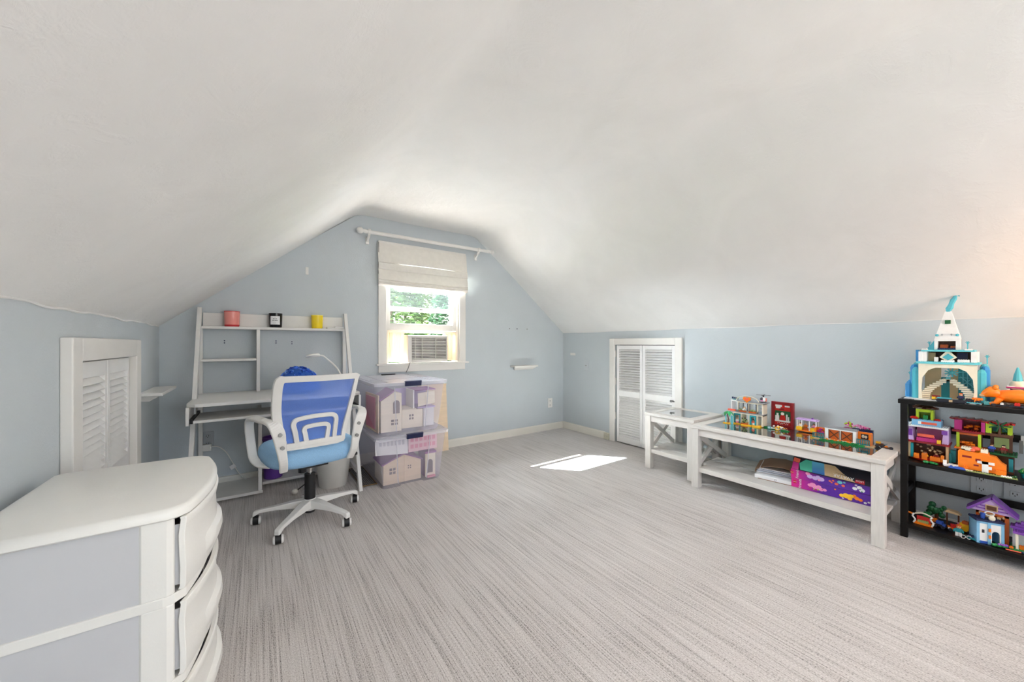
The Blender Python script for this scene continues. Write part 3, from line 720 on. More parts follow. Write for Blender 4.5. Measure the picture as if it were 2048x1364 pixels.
# back: bent sheet helper y(x,z) in chair space
def byz(x, z): return -0.205 - 0.075 * max(0, (z - .50) / .40) ** 1.6 - 0.02 + 0.55 * (x + .03) ** 2
def on_back(pts, off=0.0): return [Vector((x, byz(x, z) + off, z)) for x, z in pts]
def back_band(pts2, wid, th, closed=False, n=6, off=0.0):
    p2 = smooth_path([(x, 0, z) for x, z in pts2], n, closed)
    m = MB(); rings = []; N = len(p2)
    for i, p in enumerate(p2):
        a = p2[i - 1] if (i or closed) else p; b = p2[(i + 1) % N] if (i < N - 1 or closed) else p
        t = (b - a).normalized(); nn = Vector((-t.z, 0, t.x)); w_ = (wid(i / N) if callable(wid) else wid) / 2
        ring_ = []
        for su, sv in ((-1, -1), (1, -1), (1, 1), (-1, 1)):
            q = p + nn * w_ * su; ring_.append((q.x, byz(q.x, q.z) + off + sv * th / 2, q.z))
        rings.append(ring_)
    return m.loft(rings, closed=closed)
outl = [(-.205, .876), (-.03, .874), (.152, .874), (.166, .868), (.160, .80), (.140, .68), (.118, .58), (.108, .515), (.100, .503), (-.03, .505), (-.175, .508), (-.196, .520), (-.215, .60), (-.230, .70), (-.232, .80), (-.228, .855), (-.220, .872)]
back_band(outl, lambda t: .024 if .19 < t < .48 else (.040 if t > .66 else .032), .026, True, 4).build('back_frame', M_WPLAS, ch, bevel=0.006)
gx = MB(); NX, NZ = 12, 16
grid = []
for j in range(NZ + 1):
    z = .512 + (.862 - .512) * j / NZ
    tl = (z - .512) / .35
    xl = -.192 - .030 * min(1, tl * 1.8); xr = .105 + .052 * tl
    grid.append([(xl + (xr - xl) * i / NX, z) for i in range(NX + 1)])
gx.v = [(x, byz(x, z) + .004, z) for row in grid for x, z in row]
gx.f = [(j * (NX + 1) + i, j * (NX + 1) + i + 1, (j + 1) * (NX + 1) + i + 1, (j + 1) * (NX + 1) + i) for j in range(NZ) for i in range(NX)]
gx.build('mesh_panel', M_MESH, ch, smooth=True)
back_band([(-.132, .515), (-.142, .58), (-.152, .628), (-.138, .652), (-.09, .661), (-.03, .664), (.035, .661), (.058, .650), (.066, .625), (.062, .57), (.058, .515)], .024, .020, False, 5, -.002).build('lumbar_arch', M_WPLAS, ch, bevel=0.003)
back_band([(-.086, .515), (-.094, .565), (-.100, .592), (-.088, .608), (-.03, .613), (.012, .609), (.024, .594), (.022, .565), (.016, .515)], .022, .020, False, 5, -.002).build('lumbar_arch', M_WPLAS, ch, bevel=0.003)
back_band([(-.19, .513), (-.03, .517), (.105, .513)], .028, .024, False, 4, -.002).build('lower_rail', M_WPLAS, ch, bevel=0.003)
# arms: closed loops of flat band
for s_ in (-1, 1):
    cx = 0.0
    X = lambda v: s_ * v - (.012 if s_ < 0 else .022)
    loop = smooth_path([(X(.178), -.20, .378), (X(.188), -.238, .44), (X(.202), -.244, .53), (X(.215), -.252, .60), (X(.240), -.235, .648), (X(.268), -.14, .658), (X(.278), -.02, .652), (X(.280), .055, .632), (X(.278), .085, .585), (X(.270), .075, .48), (X(.262), .06, .415), (X(.240), .03, .384), (X(.190), -.01, .372)], 6)
    def wd(t, s=s_): return (1, 0.0, 0.25 * s * -1 if t > .4 else 0)
    MB().band(loop, wd, lambda t: (.040 + .022 * math.exp(-((t - .25) / .10) ** 2)) if t < .45 else .044, .020).build('armrest', M_WPLAS, ch, bevel=0.007, seg=3)
    for z, xx in ((.590, .208), (.520, .197)):
        bo = MB().cyl((X(xx), -.258, z), (X(xx), -.268, z), .0095, seg=14).build('bolt', M_STEEL, ch, smooth=True)

# ================================================================== STORAGE BINS AND WHAT IS IN THEM
def bin_ring(cx, y0, y1, hw, z, notch):
    a, n, r = hw, notch, 0.03
    f = hw - 0.13
    pts = [(-a, y0 + r), (-a + r * .3, y0 + r * .3), (-a + r, y0), (-f, y0), (-f + .012, y0 + n), (f - .012, y0 + n), (f, y0), (a - r, y0), (a - r * .3, y0 + r * .3), (a, y0 + r),
           (a, y1 - r), (a - r * .3, y1 - r * .3), (a - r, y1), (-a + r, y1), (-a + r * .3, y1 - r * .3), (-a, y1 - r)]
    return [(cx + x, y, z) for x, y in pts]
def storage_bin(label, z0, cx, grp, tilt=0.0):
    b = thing('storage_bin', label, 'storage bin', (cx, 2.70, z0), 0.0, grp)
    rings = [bin_ring(0, .012, .685, .222, 0.0, .028), bin_ring(0, .006, .690, .228, .02, .028), bin_ring(0, -.012, .705, .268, .345, .024), bin_ring(0, -.020, .710, .272, .372, .002)]
    m = MB(); m.loft(rings, cap=False); n = 16
    m.f.append(tuple(range(n)))
    m.build('body', M_BIN, b)
    rim = MB(); rim.loft([bin_ring(0, -.032, .722, .286, .362, 0), bin_ring(0, -.034, .724, .288, .384, 0), bin_ring(0, -.012, .702, .266, .386, 0), bin_ring(0, -.012, .702, .266, .376, 0)], cap=False)
    rim.build('rim', M_BINLID, b, bevel=0.002)
    MB().box(-.262, .262, -.008, .698, .380, .386).build('lid', M_BINLID, b)
    lr = MB().box(-.18, -.172, .02, .67, .386, .389).box(.172, .18, .02, .67, .386, .389).box(-.24, .24, .24, .246, .386, .389)
    lr.build('lid_rib', M_BINLID, b)
    eg = MB()
    for x in (-.130, .130): eg.loft([[(x - .003 - (.02 if x < 0 else -.02) * (1 - t) * -1, -.010 + .02 * (1 - t), .02 + .33 * t), (x + .003 - (.02 if x < 0 else -.02) * (1 - t) * -1, -.010 + .02 * (1 - t), .02 + .33 * t), (x + .003 - (.02 if x < 0 else -.02) * (1 - t) * -1, -.014 + .02 * (1 - t), .02 + .33 * t)] for t in (0, 1)])
    eg.build('corner_rib', M_BINLID, b)
    MB().obox((.0, -.042, .376), (.125, .016, .040), Matrix.Rotation(.25, 3, 'X')).box(-.062, .062, -.046, -.020, .384, .392).build('latch', M_NAVY, b, bevel=0.003)
    return b
storage_bin('clear storage bin standing on the carpet, lower of the two', 0.0, 0.968, 'clear storage bins')
storage_bin('clear storage bin stacked on the other bin, upper of the two', 0.392, 0.955, 'clear storage bins')
M_LILP = mat('lilac toy paint', (196, 178, 222), .5); M_PINKT = mat('pink toy paint', (226, 140, 160), .5); M_HOLE = mat('toy window opening', (120, 104, 108), .8)
def wood_wall(root, poly, y0, y1, material, name='front_wall', holes=()):
    o = MB().prism(poly, 'y', y0, y1).build(name, material, root, bevel=0.0015)
    for (x0, x1, z0, z1, arch) in holes:
        if arch:
            pts = [(x0, z0), (x1, z0), (x1, z1 - (x1 - x0) / 2)] + [((x0 + x1) / 2 + (x1 - x0) / 2 * math.cos(a), z1 - (x1 - x0) / 2 + (x1 - x0) / 2 * math.sin(a)) for a in [PI * k / 8 for k in range(1, 8)]] + [(x0, z1 - (x1 - x0) / 2)]
            MB().prism(pts, 'y', y0 - .002, y0 + .001).build('arched_opening', M_HOLE, o)
        else:
            m = MB(); g = .004; xm, zm = (x0 + x1) / 2, (z0 + z1) / 2
            for a, b_ in ((x0, xm - g), (xm + g, x1)):
                for c, d in ((z0, zm - g), (zm + g, z1)): m.box(a, b_, y0 - .002, y0 + .001, c, d)
            m.build('window_pane', M_HOLE, o)
    return o
# upper bin
h1 = thing('dollhouse', 'cream wooden dollhouse with arched window inside the upper bin', 'dollhouse', (0.75, 2.775, 0.398))
wood_wall(h1, [(0, 0), (.155, 0), (.155, .285), (.10, .300), (0, .235)], 0, .012, M_CREAMW, holes=((.075, .085 + .04, .05, .09, False), (.09, .140, .135, .235, True)))
wood_wall(h1, [(.158, .012), (.325, .010), (.325, .150), (.158, .150)], .004, .014, M_CREAMW, holes=((.215, .25, .075, .115, False),))
wood_wall(h1, [(.158, .152), (.27, .152), (.27, .158), (.158, .158)], -.005, .20, M_CREAMW, 'upper_floor')
MB().prism([(.16, .158), (.165, .30), (.285, .30), (.285, .158)], 'y', .20, .206).build('back_wall', M_LILP, h1)
MB().box(.002, .010, .012, .22, 0, .235).box(.147, .155, .012, .22, 0, .285).box(.317, .325, .014, .22, .01, .15).build('side_wall', M_CREAMW, h1)
MB().loft([[(-.01, y, .235), (.10, y, .306), (.10, y, .314), (-.01, y, .243)] for y in (-.01, .23)]).build('roof', M_PLUM, h1)
h2 = thing('dollhouse', 'cream toy room box with pale side panel at the right inside the upper bin', 'dollhouse', (1.00, 2.80, 0.398))
wood_wall(h2, [(.045, .165), (.185, .185), (.185, .285), (.045, .270)], 0, .010, M_CREAMW)
MB().box(.0, .010, -.01, .16, .155, .30).build('open_door', M_PAPER, h2); MB().box(.04, .19, .0, .20, .150, .160).build('floor_panel', M_LILP, h2)
MB().box(.045, .185, .19, .20, .16, .285).build('back_wall', M_LILP, h2); MB().box(.02, .19, -.005, .20, .292, .300).build('roof', M_PLUM, h2)
MB().box(.10, .19, .03, .19, .0, .15).build('lower_box', M_PAPER, h2)
pn = thing('plywood_sheet', 'tall tan sheet standing at the left inside the upper bin', 'sheet', (0.728, 2.95, 0.396), .06)
MB().box(-.004, .004, -.16, .14, 0, .28).build('panel', M_WOOD, pn); MB().box(-.008, -.004, -.10, .12, .02, .26).build('pink_facing', M_PINKT, pn)
# lower bin
h3 = thing('dollhouse', 'tan wooden dollhouse with plum roof inside the lower bin', 'dollhouse', (0.765, 2.765, 0.006))
wood_wall(h3, [(0, 0), (.155, 0), (.155, .205), (.0, .150)], 0, .012, M_WOOD, holes=((.045, .090, .075, .120, False),))
wood_wall(h3, [(.157, 0), (.290, 0), (.290, .150), (.157, .207)], .002, .014, M_WOOD, holes=((.185, .21, .095, .120, False),))
MB().loft([[(.145, y, .214), (.302, y, .146), (.302, y, .154), (.145, y, .222)] for y in (-.006, .25)]).loft([[(-.012, y, .147), (.150, y, .212), (.150, y, .221), (-.012, y, .156)] for y in (-.006, .25)]).build('roof', M_PLUM, h3)
MB().box(0, .01, .012, .24, 0, .15).box(.28, .29, .014, .24, 0, .15).box(0, .29, .23, .24, 0, .15).build('side_wall', M_CREAMW, h3)
h4 = thing('dollhouse', 'small toy house with arched door inside the lower bin at the right', 'dollhouse', (1.09, 2.765, 0.006))
wood_wall(h4, [(0, .0), (.085, .0), (.085, .185), (0, .185)], 0, .010, M_CREAMW, holes=((.018, .062, .03, .135, True),))
MB().box(-.005, .09, -.008, .16, .185, .200).build('roof', M_PLUM, h4)
MB().box(0, .01, .01, .15, 0, .185).box(.075, .085, .01, .15, 0, .185).build('side_wall', M_PLUM, h4)
MB().box(.01, .075, -.028, -.003, 0, .012).build('doorstep', M_PINKT, h4)
ps = thing('folded_sheet', 'white printed sheet lying over the toys in the lower bin', 'sheet', (0.73, 2.735, 0.228))
MB().loft([[(-.03, -.004, .02), (-.03, 0, .02), (-.028, .02, .125), (-.028, .016, .125)], [(.21, -.004, .0), (.21, 0, .0), (.21, .02, .115), (.21, .016, .115)]]).build('sheet', M_PAPER, ps)
m = MB()
for i in range(7): m.box(.0 + i * .028, .018 + i * .028, .008, .012, .070, .105)
m.build('printed_rows', mat('pale grey print', (200, 198, 204), .7), ps)
pk = thing('folded_sheet', 'pink printed sheet beside the white one in the lower bin', 'sheet', (0.95, 2.735, 0.228))
MB().box(-.005, .225, 0, .004, .005, .125).build('sheet', mat('pink printed paper', (238, 196, 204), .7), pk)
m = MB()
for i in range(6):
    for j in range(2): m.box(.01 + i * .035, .035 + i * .035, -.001, .0, .03 + j * .05, .06 + j * .05)
m.build('printed_rows', mat('pink print', (226, 150, 166), .7), pk)

rmt = thing('black_strip', 'thin black strip lying on the upper bin lid under the window sill', 'strip', (0.97, 3.30, 0.784), .1)
MB().box(-.075, .045, -.012, .012, 0, .010).build('strip_body', M_BLACK, rmt, bevel=.002); MB().box(.045, .055, -.006, .006, .001, .008).build('strip_end', M_STEEL, rmt)

# ================================================================== DRAWER CART (front left)
ct = thing('drawer_cart', 'white plastic three drawer cart with bowed front beside the left wall', 'drawer cart', (-0.31, 1.47, 0))
def cart_outline(inset=0.0, n=18, x_back=-.205, yh=.268, front=.160, bulge=.044, round_=.03):
    i = inset
    pts = [(x_back + i, -yh + i + .012), (x_back + i + .012, -yh + i)]
    fx = front - i
    pts += [(fx - .030, -yh + i), (fx - .010, -yh + i + .008)]
    for k in range(n + 1):
        y = -yh + .03 + i + (2 * yh - .06 - 2 * i) * k / n
        pts.append((fx + bulge * (1 - (y / yh) ** 2), y))
    pts += [(fx - .010, yh - i - .008), (fx - .030, yh - i), (x_back + i + .012, yh - i), (x_back + i, yh - i - .012)]
    return pts
m = MB()
m.loft([[(x, y, z) for x, y in cart_outline(i)] for z, i in ((.630, .004), (.634, .0), (.648, .0), (.655, .004), (.658, .012))])
m.build('top', M_CART, ct, smooth=True)
for z0, z1 in ((.418, .442), (.205, .229), (.0, .032)):
    m = MB(); m.loft([[(x, y, z) for x, y in cart_outline(.009, bulge=.037)] for z in (z0, z1)]); m.build('frame_rail', M_CART, ct, bevel=0.002)
for y in (-.254, .254):
    sg = 1 if y > 0 else -1
    for z0, z1 in ((.030, .207), (.227, .420), (.440, .632)):
        MB().lathe([(.033, z0), (.034, z0 + .006), (.030, z0 + .012), (.030, z1 - .008), (.032, z1)], (.118, y - sg * .030, 0), 20).build('corner_post', M_CART, ct, smooth=True) if False else None
        MB().prism([(.078, y), (.084, y + sg * .004), (.128, y + sg * .004), (.140, y - sg * .002), (.142, y - sg * .012), (.078, y - sg * .03)], 'z', z0, z1).build('corner_post', M_CART, ct, bevel=0.004)
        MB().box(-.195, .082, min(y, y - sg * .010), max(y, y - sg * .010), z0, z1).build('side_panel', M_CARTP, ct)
        MB().prism([(-.195, y), (-.195, y + sg * .003), (-.165, y + sg * .003), (-.160, y)], 'z', z0, z1).build('rear_post', M_CART, ct)
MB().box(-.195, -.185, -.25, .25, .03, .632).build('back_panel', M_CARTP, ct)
for z0, z1 in ((.036, .202), (.2335, .415), (.446, .627)):
    dr = bpy.data.objects.new('drawer', None); COL.objects.link(dr); dr.parent = ct; dr.location = (.13, 0, z0); dr.empty_display_size = .02
    H = z1 - z0; m = MB(); rings = []
    Nn = 20
    for k in range(Nn + 1):
        y = -.2465 + .493 * k / Nn; c = 1 - (y / .268) ** 2
        prof_ = []
        for zz, out in ((0, .004), (.05 * H, .010), (.30 * H, .011), (.50 * H, .008), (.75 * H, .006), (.88 * H, .010), (.96 * H, .013), (1.0 * H, .010)):
            prof_.append((.019 + .046 * c + out * (0.5 + .5 * c), y, zz))
        ring_ = prof_ + [(q[0] - .012, q[1], q[2]) for q in prof_[::-1]]
        rings.append(ring_)
    m.loft(rings).build('drawer_front', M_CART, dr, smooth=True, bevel=0.0015)
    hm = MB(); rr = []
    for k in range(15):
        y = -.15 + .30 * k / 14; c = 1 - (y / .268) ** 2; e = math.sin(PI * k / 14) ** .6
        x = .024 + .046 * c
        rr.append([(x, y, .12 * H), (x + .012 * e + .001, y, .16 * H), (x + .018 * e + .001, y, .28 * H), (x + .016 * e + .001, y, .40 * H), (x + .004 * e, y, .46 * H)])
    hm.loft(rr).build('handle', M_CART, dr, smooth=True)
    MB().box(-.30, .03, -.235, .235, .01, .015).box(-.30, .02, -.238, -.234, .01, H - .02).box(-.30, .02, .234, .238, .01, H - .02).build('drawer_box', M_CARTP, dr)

# ================================================================== COFFEE TABLE AND END TABLE
def xtable(name, label, cat, x0, x1, y0, y1, zt, fw, shelf_z):
    t = thing(name, label, cat, ((x0 + x1) / 2, (y0 + y1) / 2, 0)); L = .052; oh = .008
    B = lambda nm, m, mt=M_OAKY, **k: lp(t, nm, m, mt, **k)
    for ya, yb in ((y0, y0 + L), (y1 - L, y1)):
        for xa, xb in ((x0, x0 + L), (x1 - L, x1)):
            B('leg', MB().box(xa, xb, ya, yb, 0, zt - .025), M_OAKW, bevel=0.003)
    th = .024
    B('top_board', MB().box(x0 - oh, x0 + fw, y0 - oh, y1 + oh, zt - th, zt), bevel=0.003)
    B('top_board', MB().box(x1 - fw, x1 + oh, y0 - oh, y1 + oh, zt - th, zt), bevel=0.003)
    B('top_board', MB().box(x0 + fw, x1 - fw, y0 - oh, y0 + fw, zt - th, zt), bevel=0.003)
    B('top_board', MB().box(x0 + fw, x1 - fw, y1 - fw, y1 + oh, zt - th, zt), bevel=0.003)
    B('glass_top', MB().box(x0 + fw, x1 - fw, y0 + fw, y1 - fw, zt - .009, zt - .003), M_TABLEGLASS)
    for xa in (x0 + .008, x1 - .026): B('apron', MB().box(xa, xa + .018, y0 + L, y1 - L, zt - .077, zt - th), bevel=0.002)
    for ya in (y0 + .008, y1 - .026): B('apron', MB().box(x0 + L, x1 - L, ya, ya + .018, zt - .077, zt - th), bevel=0.002)
    n = 4; W = (x1 - x0 - 2 * .010) / n
    for i in range(n):
        xa = x0 + .010 + i * W
        B('shelf_plank', MB().box(xa + .0008, xa + W - .0008, y0 + (L if i in (0, n - 1) else .012), y1 - (L if i in (0, n - 1) else .012), shelf_z - .034 if i in (0, n - 1) else shelf_z - .016, shelf_z), bevel=0.0015)
    za, zb = shelf_z, zt - .077
    for yy in (y0 + .016, y1 - .036):
        for sg in (1, -1):
            a = Vector((x0 + L - .005, yy + .010, za if sg > 0 else zb)); b = Vector((x1 - L + .005, yy + .010, zb if sg > 0 else za)); c = (a + b) / 2; d = b - a
            R_ = Matrix.Rotation(-math.atan2(d.z, d.x), 3, 'Y')
            B('cross_brace', MB().obox(c + Vector((0, .003 * sg, 0)), (d.length + .02, .018, .036), R_), M_OAKW, bevel=0.002)
    return t
xtable('coffee_table', 'long whitewashed coffee table with glass top and crossed ends', 'coffee table', 2.652, 3.168, 0.445, 1.468, 0.461, 0.062, 0.153)
xtable('end_table', 'square whitewashed end table with glass top beyond the coffee table', 'end table', 2.742, 3.176, 1.500, 1.927, 0.475, 0.062, 0.166)

# ================================================================== BLACK BOOKCASE
bs = thing('bookcase', 'low black open bookcase full of toy sets against the right wall', 'bookcase', (3.04, -0.03, 0))
BX0, BX1, BY0, BY1 = 2.915, 3.168, -0.50, 0.428
for y in (BY0, BY1 - .028):
    for x in (BX0, BX1 - .028): lp(bs, 'leg', MB().box(x, x + .028, y, y + .028, 0, .735), M_BLACKW, bevel=0.002)
    for z in (.565, .225): lp(bs, 'side_rail', MB().box(BX0 + .028, BX1 - .028, y + .006, y + .022, z, z + .034), M_BLACKW)
lp(bs, 'top_board', MB().box(BX0 - .010, BX1 + .004, BY0 - .010, BY1 + .008, .733, .757), M_BLACKW, bevel=0.003)
for z in (.402, .057): lp(bs, 'shelf', MB().box(BX0 - .003, BX1 - .01, BY0 + .004, BY1 - .004, z, z + .020), M_BLACKW, bevel=0.002)
for z in (.562, .225): lp(bs, 'back_rail', MB().box(BX1 - .020, BX1 - .006, BY0 + .028, BY1 - .028, z, z + .036), M_BLACKW, bevel=0.002)
lp(bs, 'wall_bracket', MB().box(BX1 - .030, BX1 - .022, .035, .047, .51, .575), M_STEEL)

# ================================================================== TOY SETS  (local x = along the wall to the right, y = towards the wall, z = up)
def toyset(name, label, x, y, z, cat='toy set', rz=0.0, group=None):
    return thing(name, label, cat, (x, y, z), -PI / 2 + rz, group)
def bk(root, name, colour, boxes, studs=True, bevel=0.0):
    """one part out of toy bricks: boxes (x0,x1,y0,y1,z0,z1[,no studs])"""
    left = list(boxes); first = None; e = 0.0006
    while left:
        comp = [left.pop(0)]; grew = True
        while grew:
            grew = False
            for b in left[:]:
                if any(all(b[k] <= c[k + 1] + e and c[k] <= b[k + 1] + e for k in (0, 2, 4)) for c in comp):
                    comp.append(b); left.remove(b); grew = True
        m = MB()
        for b in comp:
            if studs and len(b) == 6: m.sbox(*b)
            else: m.box(*b[:6])
        o = m.build(name, T[colour] if isinstance(colour, str) else colour, root, bevel=bevel)
        first = first or o
    return first
def figure(root_or_none, loc, top, legs, hair, label=None, rz=0.0, s=1.0, parent=None, face=True):
    """small toy figure: legs, torso with arms, head with face, hair"""
    r = bpy.data.objects.new('toy_figure', None); COL.objects.link(r); r.empty_display_size = .01
    r.location = loc; r.rotation_euler = (0, 0, rz); r.scale = (s,) * 3
    if parent: r.parent = parent
    elif label: tag(r, label, 'toy figure')
    def add(nm, m, c, **k): return m.build(nm, T[c], r, **k)
    add('legs', MB().box(-.0075, -.0005, -.004, .004, 0, .014).box(.0005, .0075, -.004, .004, 0, .014), legs)
    add('torso', MB().loft([[(-.008, -.004, .014), (.008, -.004, .014), (.008, .004, .014), (-.008, .004, .014)], [(-.0055, -.0035, .027), (.0055, -.0035, .027), (.0055, .0035, .027), (-.0055, .0035, .027)]]).tube([(-.006, 0, .025), (-.0105, -.003, .019), (-.010, -.008, .016)], .0024, 6).tube([(.006, 0, .025), (.0105, -.003, .019), (.010, -.008, .016)], .0024, 6), top)
    hd_ = add('head', MB().lathe([(.003, .027), (.005, .0285), (.0052, .036), (.003, .038)], seg=12), 'skin', smooth=True)
    if face: MB().ball((-.002, -.0051, .0335), .0008, 6, 4).ball((.002, -.0051, .0335), .0008, 6, 4).box(-.0018, .0018, -.0055, -.0049, .030, .0305).build('face', T['dark'], hd_)
    add('hair', MB().ball((0, .0008, .0365), (.0068, .0066, .0045), 10, 5).box(-.006, .006, .002, .0065, .026, .037), hair, smooth=True)
    return r
TZ = 0.4585        # glass surface of the coffee table
# --- hospital
ho = toyset('toy_hospital', 'cream toy hospital with heart sign on the coffee table', 3.005, 1.245, TZ)
bk(ho, 'base_plate', 'yellow', [(-.075, -.02, -.055, .06, 0, .005), (-.01, .06, -.055, .05, 0, .005), (.065, .115, -.055, .05, 0, .008)])
bk(ho, 'ground_floor_wall', 'cream', [(-.075, -.068, -.03, .05, .005, .085, 0), (-.022, -.014, -.03, .05, .005, .085, 0), (.032, .040, -.03, .05, .005, .085, 0), (.084, .092, -.03, .05, .005, .085, 0), (.118, .124, -.03, .05, .005, .085, 0), (-.075, .124, -.032, .05, .078, .086, 0), (.092, .118, .03, .05, .005, .08, 0)])
bk(ho, 'arch_frame', 'teal', [(-.068, -.060, -.034, -.02, .005, .07, 0), (-.030, -.022, -.034, -.02, .005, .07, 0), (-.068, -.022, -.034, -.02, .066, .078, 0), (.042, .052, -.036, -.02, .005, .066, 0), (.074, .084, -.036, -.02, .005, .066, 0), (.042, .084, -.036, -.02, .064, .076, 0)], bevel=.003)
bk(ho, 'floor_slab', 'grey', [(-.095, .126, -.036, .052, .086, .092, 0)])
bk(ho, 'upper_wall', 'cream', [(-.045, -.038, -.02, .05, .092, .168, 0), (.026, .034, -.02, .05, .092, .168, 0), (.082, .090, -.02, .05, .092, .168, 0), (.116, .124, -.02, .05, .092, .168, 0), (-.045, .124, -.022, .05, .160, .170, 0), (-.045, .090, -.02, -.012, .092, .104, 0)])
bk(ho, 'window_frame', 'dark', [(-.038, -.035, -.024, -.018, .104, .160, 0), (-.008, -.004, -.024, -.018, .104, .160, 0), (.022, .026, -.024, -.018, .104, .160, 0), (.036, .039, -.024, -.018, .104, .160, 0), (.078, .082, -.024, -.018, .104, .160, 0)])
bk(ho, 'window_pane', 'clear', [(-.035, .022, -.021, -.019, .104, .160, 0), (.039, .078, -.021, -.019, .104, .160, 0), (.092, .116, -.018, -.016, .092, .160, 0), (.092, .116, -.018, -.016, .01, .078, 0)])
bk(ho, 'flower_box', 'dorange', [(-.030, .016, -.036, -.022, .094, .104), (.036, .080, -.036, -.022, .094, .104), (-.014, .030, -.046, -.032, .005, .014)])
m = MB()
for i in range(26): m.ball((random.choice((random.uniform(-.028, .014), random.uniform(.038, .078))), random.uniform(-.034, -.024), random.uniform(.105, .116)), .0045, 6, 4)
for i in range(16): m.ball((random.uniform(-.012, .028), random.uniform(-.042, -.034), random.uniform(.016, .05)), .0055, 6, 4)
m.build('flowers', T['olive'], ho)
m = MB()
for i in range(14): m.ball((random.uniform(-.012, .028), random.uniform(-.042, -.034), random.uniform(.016, .055)), .006, 6, 4)
m.build('flowers', T['dark'], ho)
bk(ho, 'roof_slab', 'grey', [(-.050, .140, -.030, .055, .170, .176)])
bk(ho, 'wing_wall', 'white', [(-.098, -.091, -.01, .05, .092, .172, 0), (-.054, -.047, -.01, .05, .092, .172, 0), (-.098, -.047, -.012, .05, .164, .174, 0)])
bk(ho, 'balcony_planter', 'coral', [(-.112, -.060, -.032, -.016, .092, .104)])
m = MB()
arc = [( .02 + .075 * math.cos(a), .176 + .038 * math.sin(a)) for a in [PI * k / 14 for k in range(15)]]
m.prism(arc, 'y', -.022, -.018); m.build('dome_pane', T['clear'], ho)
m = MB().band([(x, -.02, z) for x, z in arc], (0, 1, 0), .010, .003); m.build('dome_rim', T['cream'], ho)
hp = []
for k in range(28):
    t = 2 * PI * k / 28; hp.append((.022 + .0017 * 16 * math.sin(t) ** 3, .190 + .0015 * (13 * math.cos(t) - 5 * math.cos(2 * t) - 2 * math.cos(3 * t) - math.cos(4 * t))))
MB().prism(hp, 'y', -.034, -.026).build('heart_sign', T['orange'], ho, bevel=.001)
hp2 = [(.022 + (x - .022) * .62, .192 + (z - .190) * .55) for x, z in hp]
MB().prism(hp2, 'y', -.036, -.034).build('heart_centre', T['coral'], ho)
bk(ho, 'roof_sign', 'teal', [(-.088, -.048, -.01, -.004, .176, .182, 0)])
bk(ho, 'roof_sign_post', 'olive', [(-.052, -.046, -.008, .0, .174, .196)])
bk(ho, 'roof_sign_panel', 'navy', [(-.092, -.080, -.009, -.005, .184, .197, 0), (-.076, -.066, -.009, -.005, .184, .195, 0), (-.062, -.052, -.009, -.005, .183, .194, 0)], False)
figure(None, (-.045, -.028, .006), 'white', 'pink', 'tan', parent=ho); figure(None, (.062, -.024, .009), 'coral', 'white', 'dark', parent=ho); figure(None, (.004, -.03, .094), 'white', 'teal', 'tan', parent=ho)
figure(None, (.105, -.006, .094), 'grey', 'teal', 'grey', parent=ho)
# palm tree in front of the hospital
pa = toyset('toy_palm_tree', 'small green toy palm on a yellow base at the left end of the coffee table', 2.935, 1.338, TZ, 'toy tree')
bk(pa, 'base', 'yellow', [(-.028, .022, -.02, .02, 0, .004)])
MB().tube(smooth_path([(0, 0, .004), (.004, 0, .03), (-.002, 0, .06), (.002, 0, .085)], 4), .004, 8).build('trunk', T['brown'], pa, smooth=True)
for k in range(7):
    a = 2 * PI * k / 7; m = MB(); d = Vector((math.cos(a), math.sin(a), 0)); sd = Vector((-d.y, d.x, 0))
    rr = [[Vector((.002, 0, .086)) + d * (.042 * t) + Vector((0, 0, .022 * t - .05 * t * t)) + sd * (.012 * math.sin(PI * (t * .9 + .05))) * q + Vector((0, 0, zq)) for q, zq in ((-1, 0), (0, .003), (1, 0), (0, -.001))] for t in (0, .25, .5, .75, 1)]
    m.loft(rr).build('frond', T['green'] if k % 2 else toy('mint', (60, 190, 120)), pa)
m = MB()
for x in (-.018, .022, .032): m.box(x, x + .007, -.006, .0, .0, .062)
m.build('waterfall_panel', T['aqua'], pa)
# helicopter on the hospital roof
he = toyset('toy_helicopter', 'tiny white and pink toy helicopter on the hospital roof', 3.00, 1.125, TZ + .1782, 'toy helicopter')
bk(he, 'skid', 'dark', [(-.018, .018, -.014, -.010, 0, .003, 0), (-.018, .018, .010, .014, 0, .003, 0), (-.006, .006, -.012, .012, .003, .006, 0)])
MB().ball((0, 0, .022), (.021, .016, .018), 14, 8).build('cabin', T['white'], he, smooth=True)
MB().ball((-.006, -.006, .024), (.014, .012, .014), 12, 7).build('windscreen', toy('smoky pane', (90, 80, 96)), he, smooth=True)
MB().box(.010, .020, -.008, .008, .010, .032).build('side_panel', T['coral'], he); MB().box(-.012, .004, -.0185, -.016, .010, .018).build('cross_patch', T['pink'], he)
MB().cyl((0, 0, .038), (0, 0, .052), .005, seg=8).build('rotor_mast', T['dark'], he)
m = MB().obox((0, 0, .053), (.088, .007, .002), Matrix.Rotation(.15, 3, 'Z')).obox((0, 0, .0535), (.088, .007, .002), Matrix.Rotation(1.75, 3, 'Z')); m.build('rotor_blade', T['dark'], he)
figure(None, (0, -.004, .010), 'white', 'pink', 'dark', parent=he, s=.55)
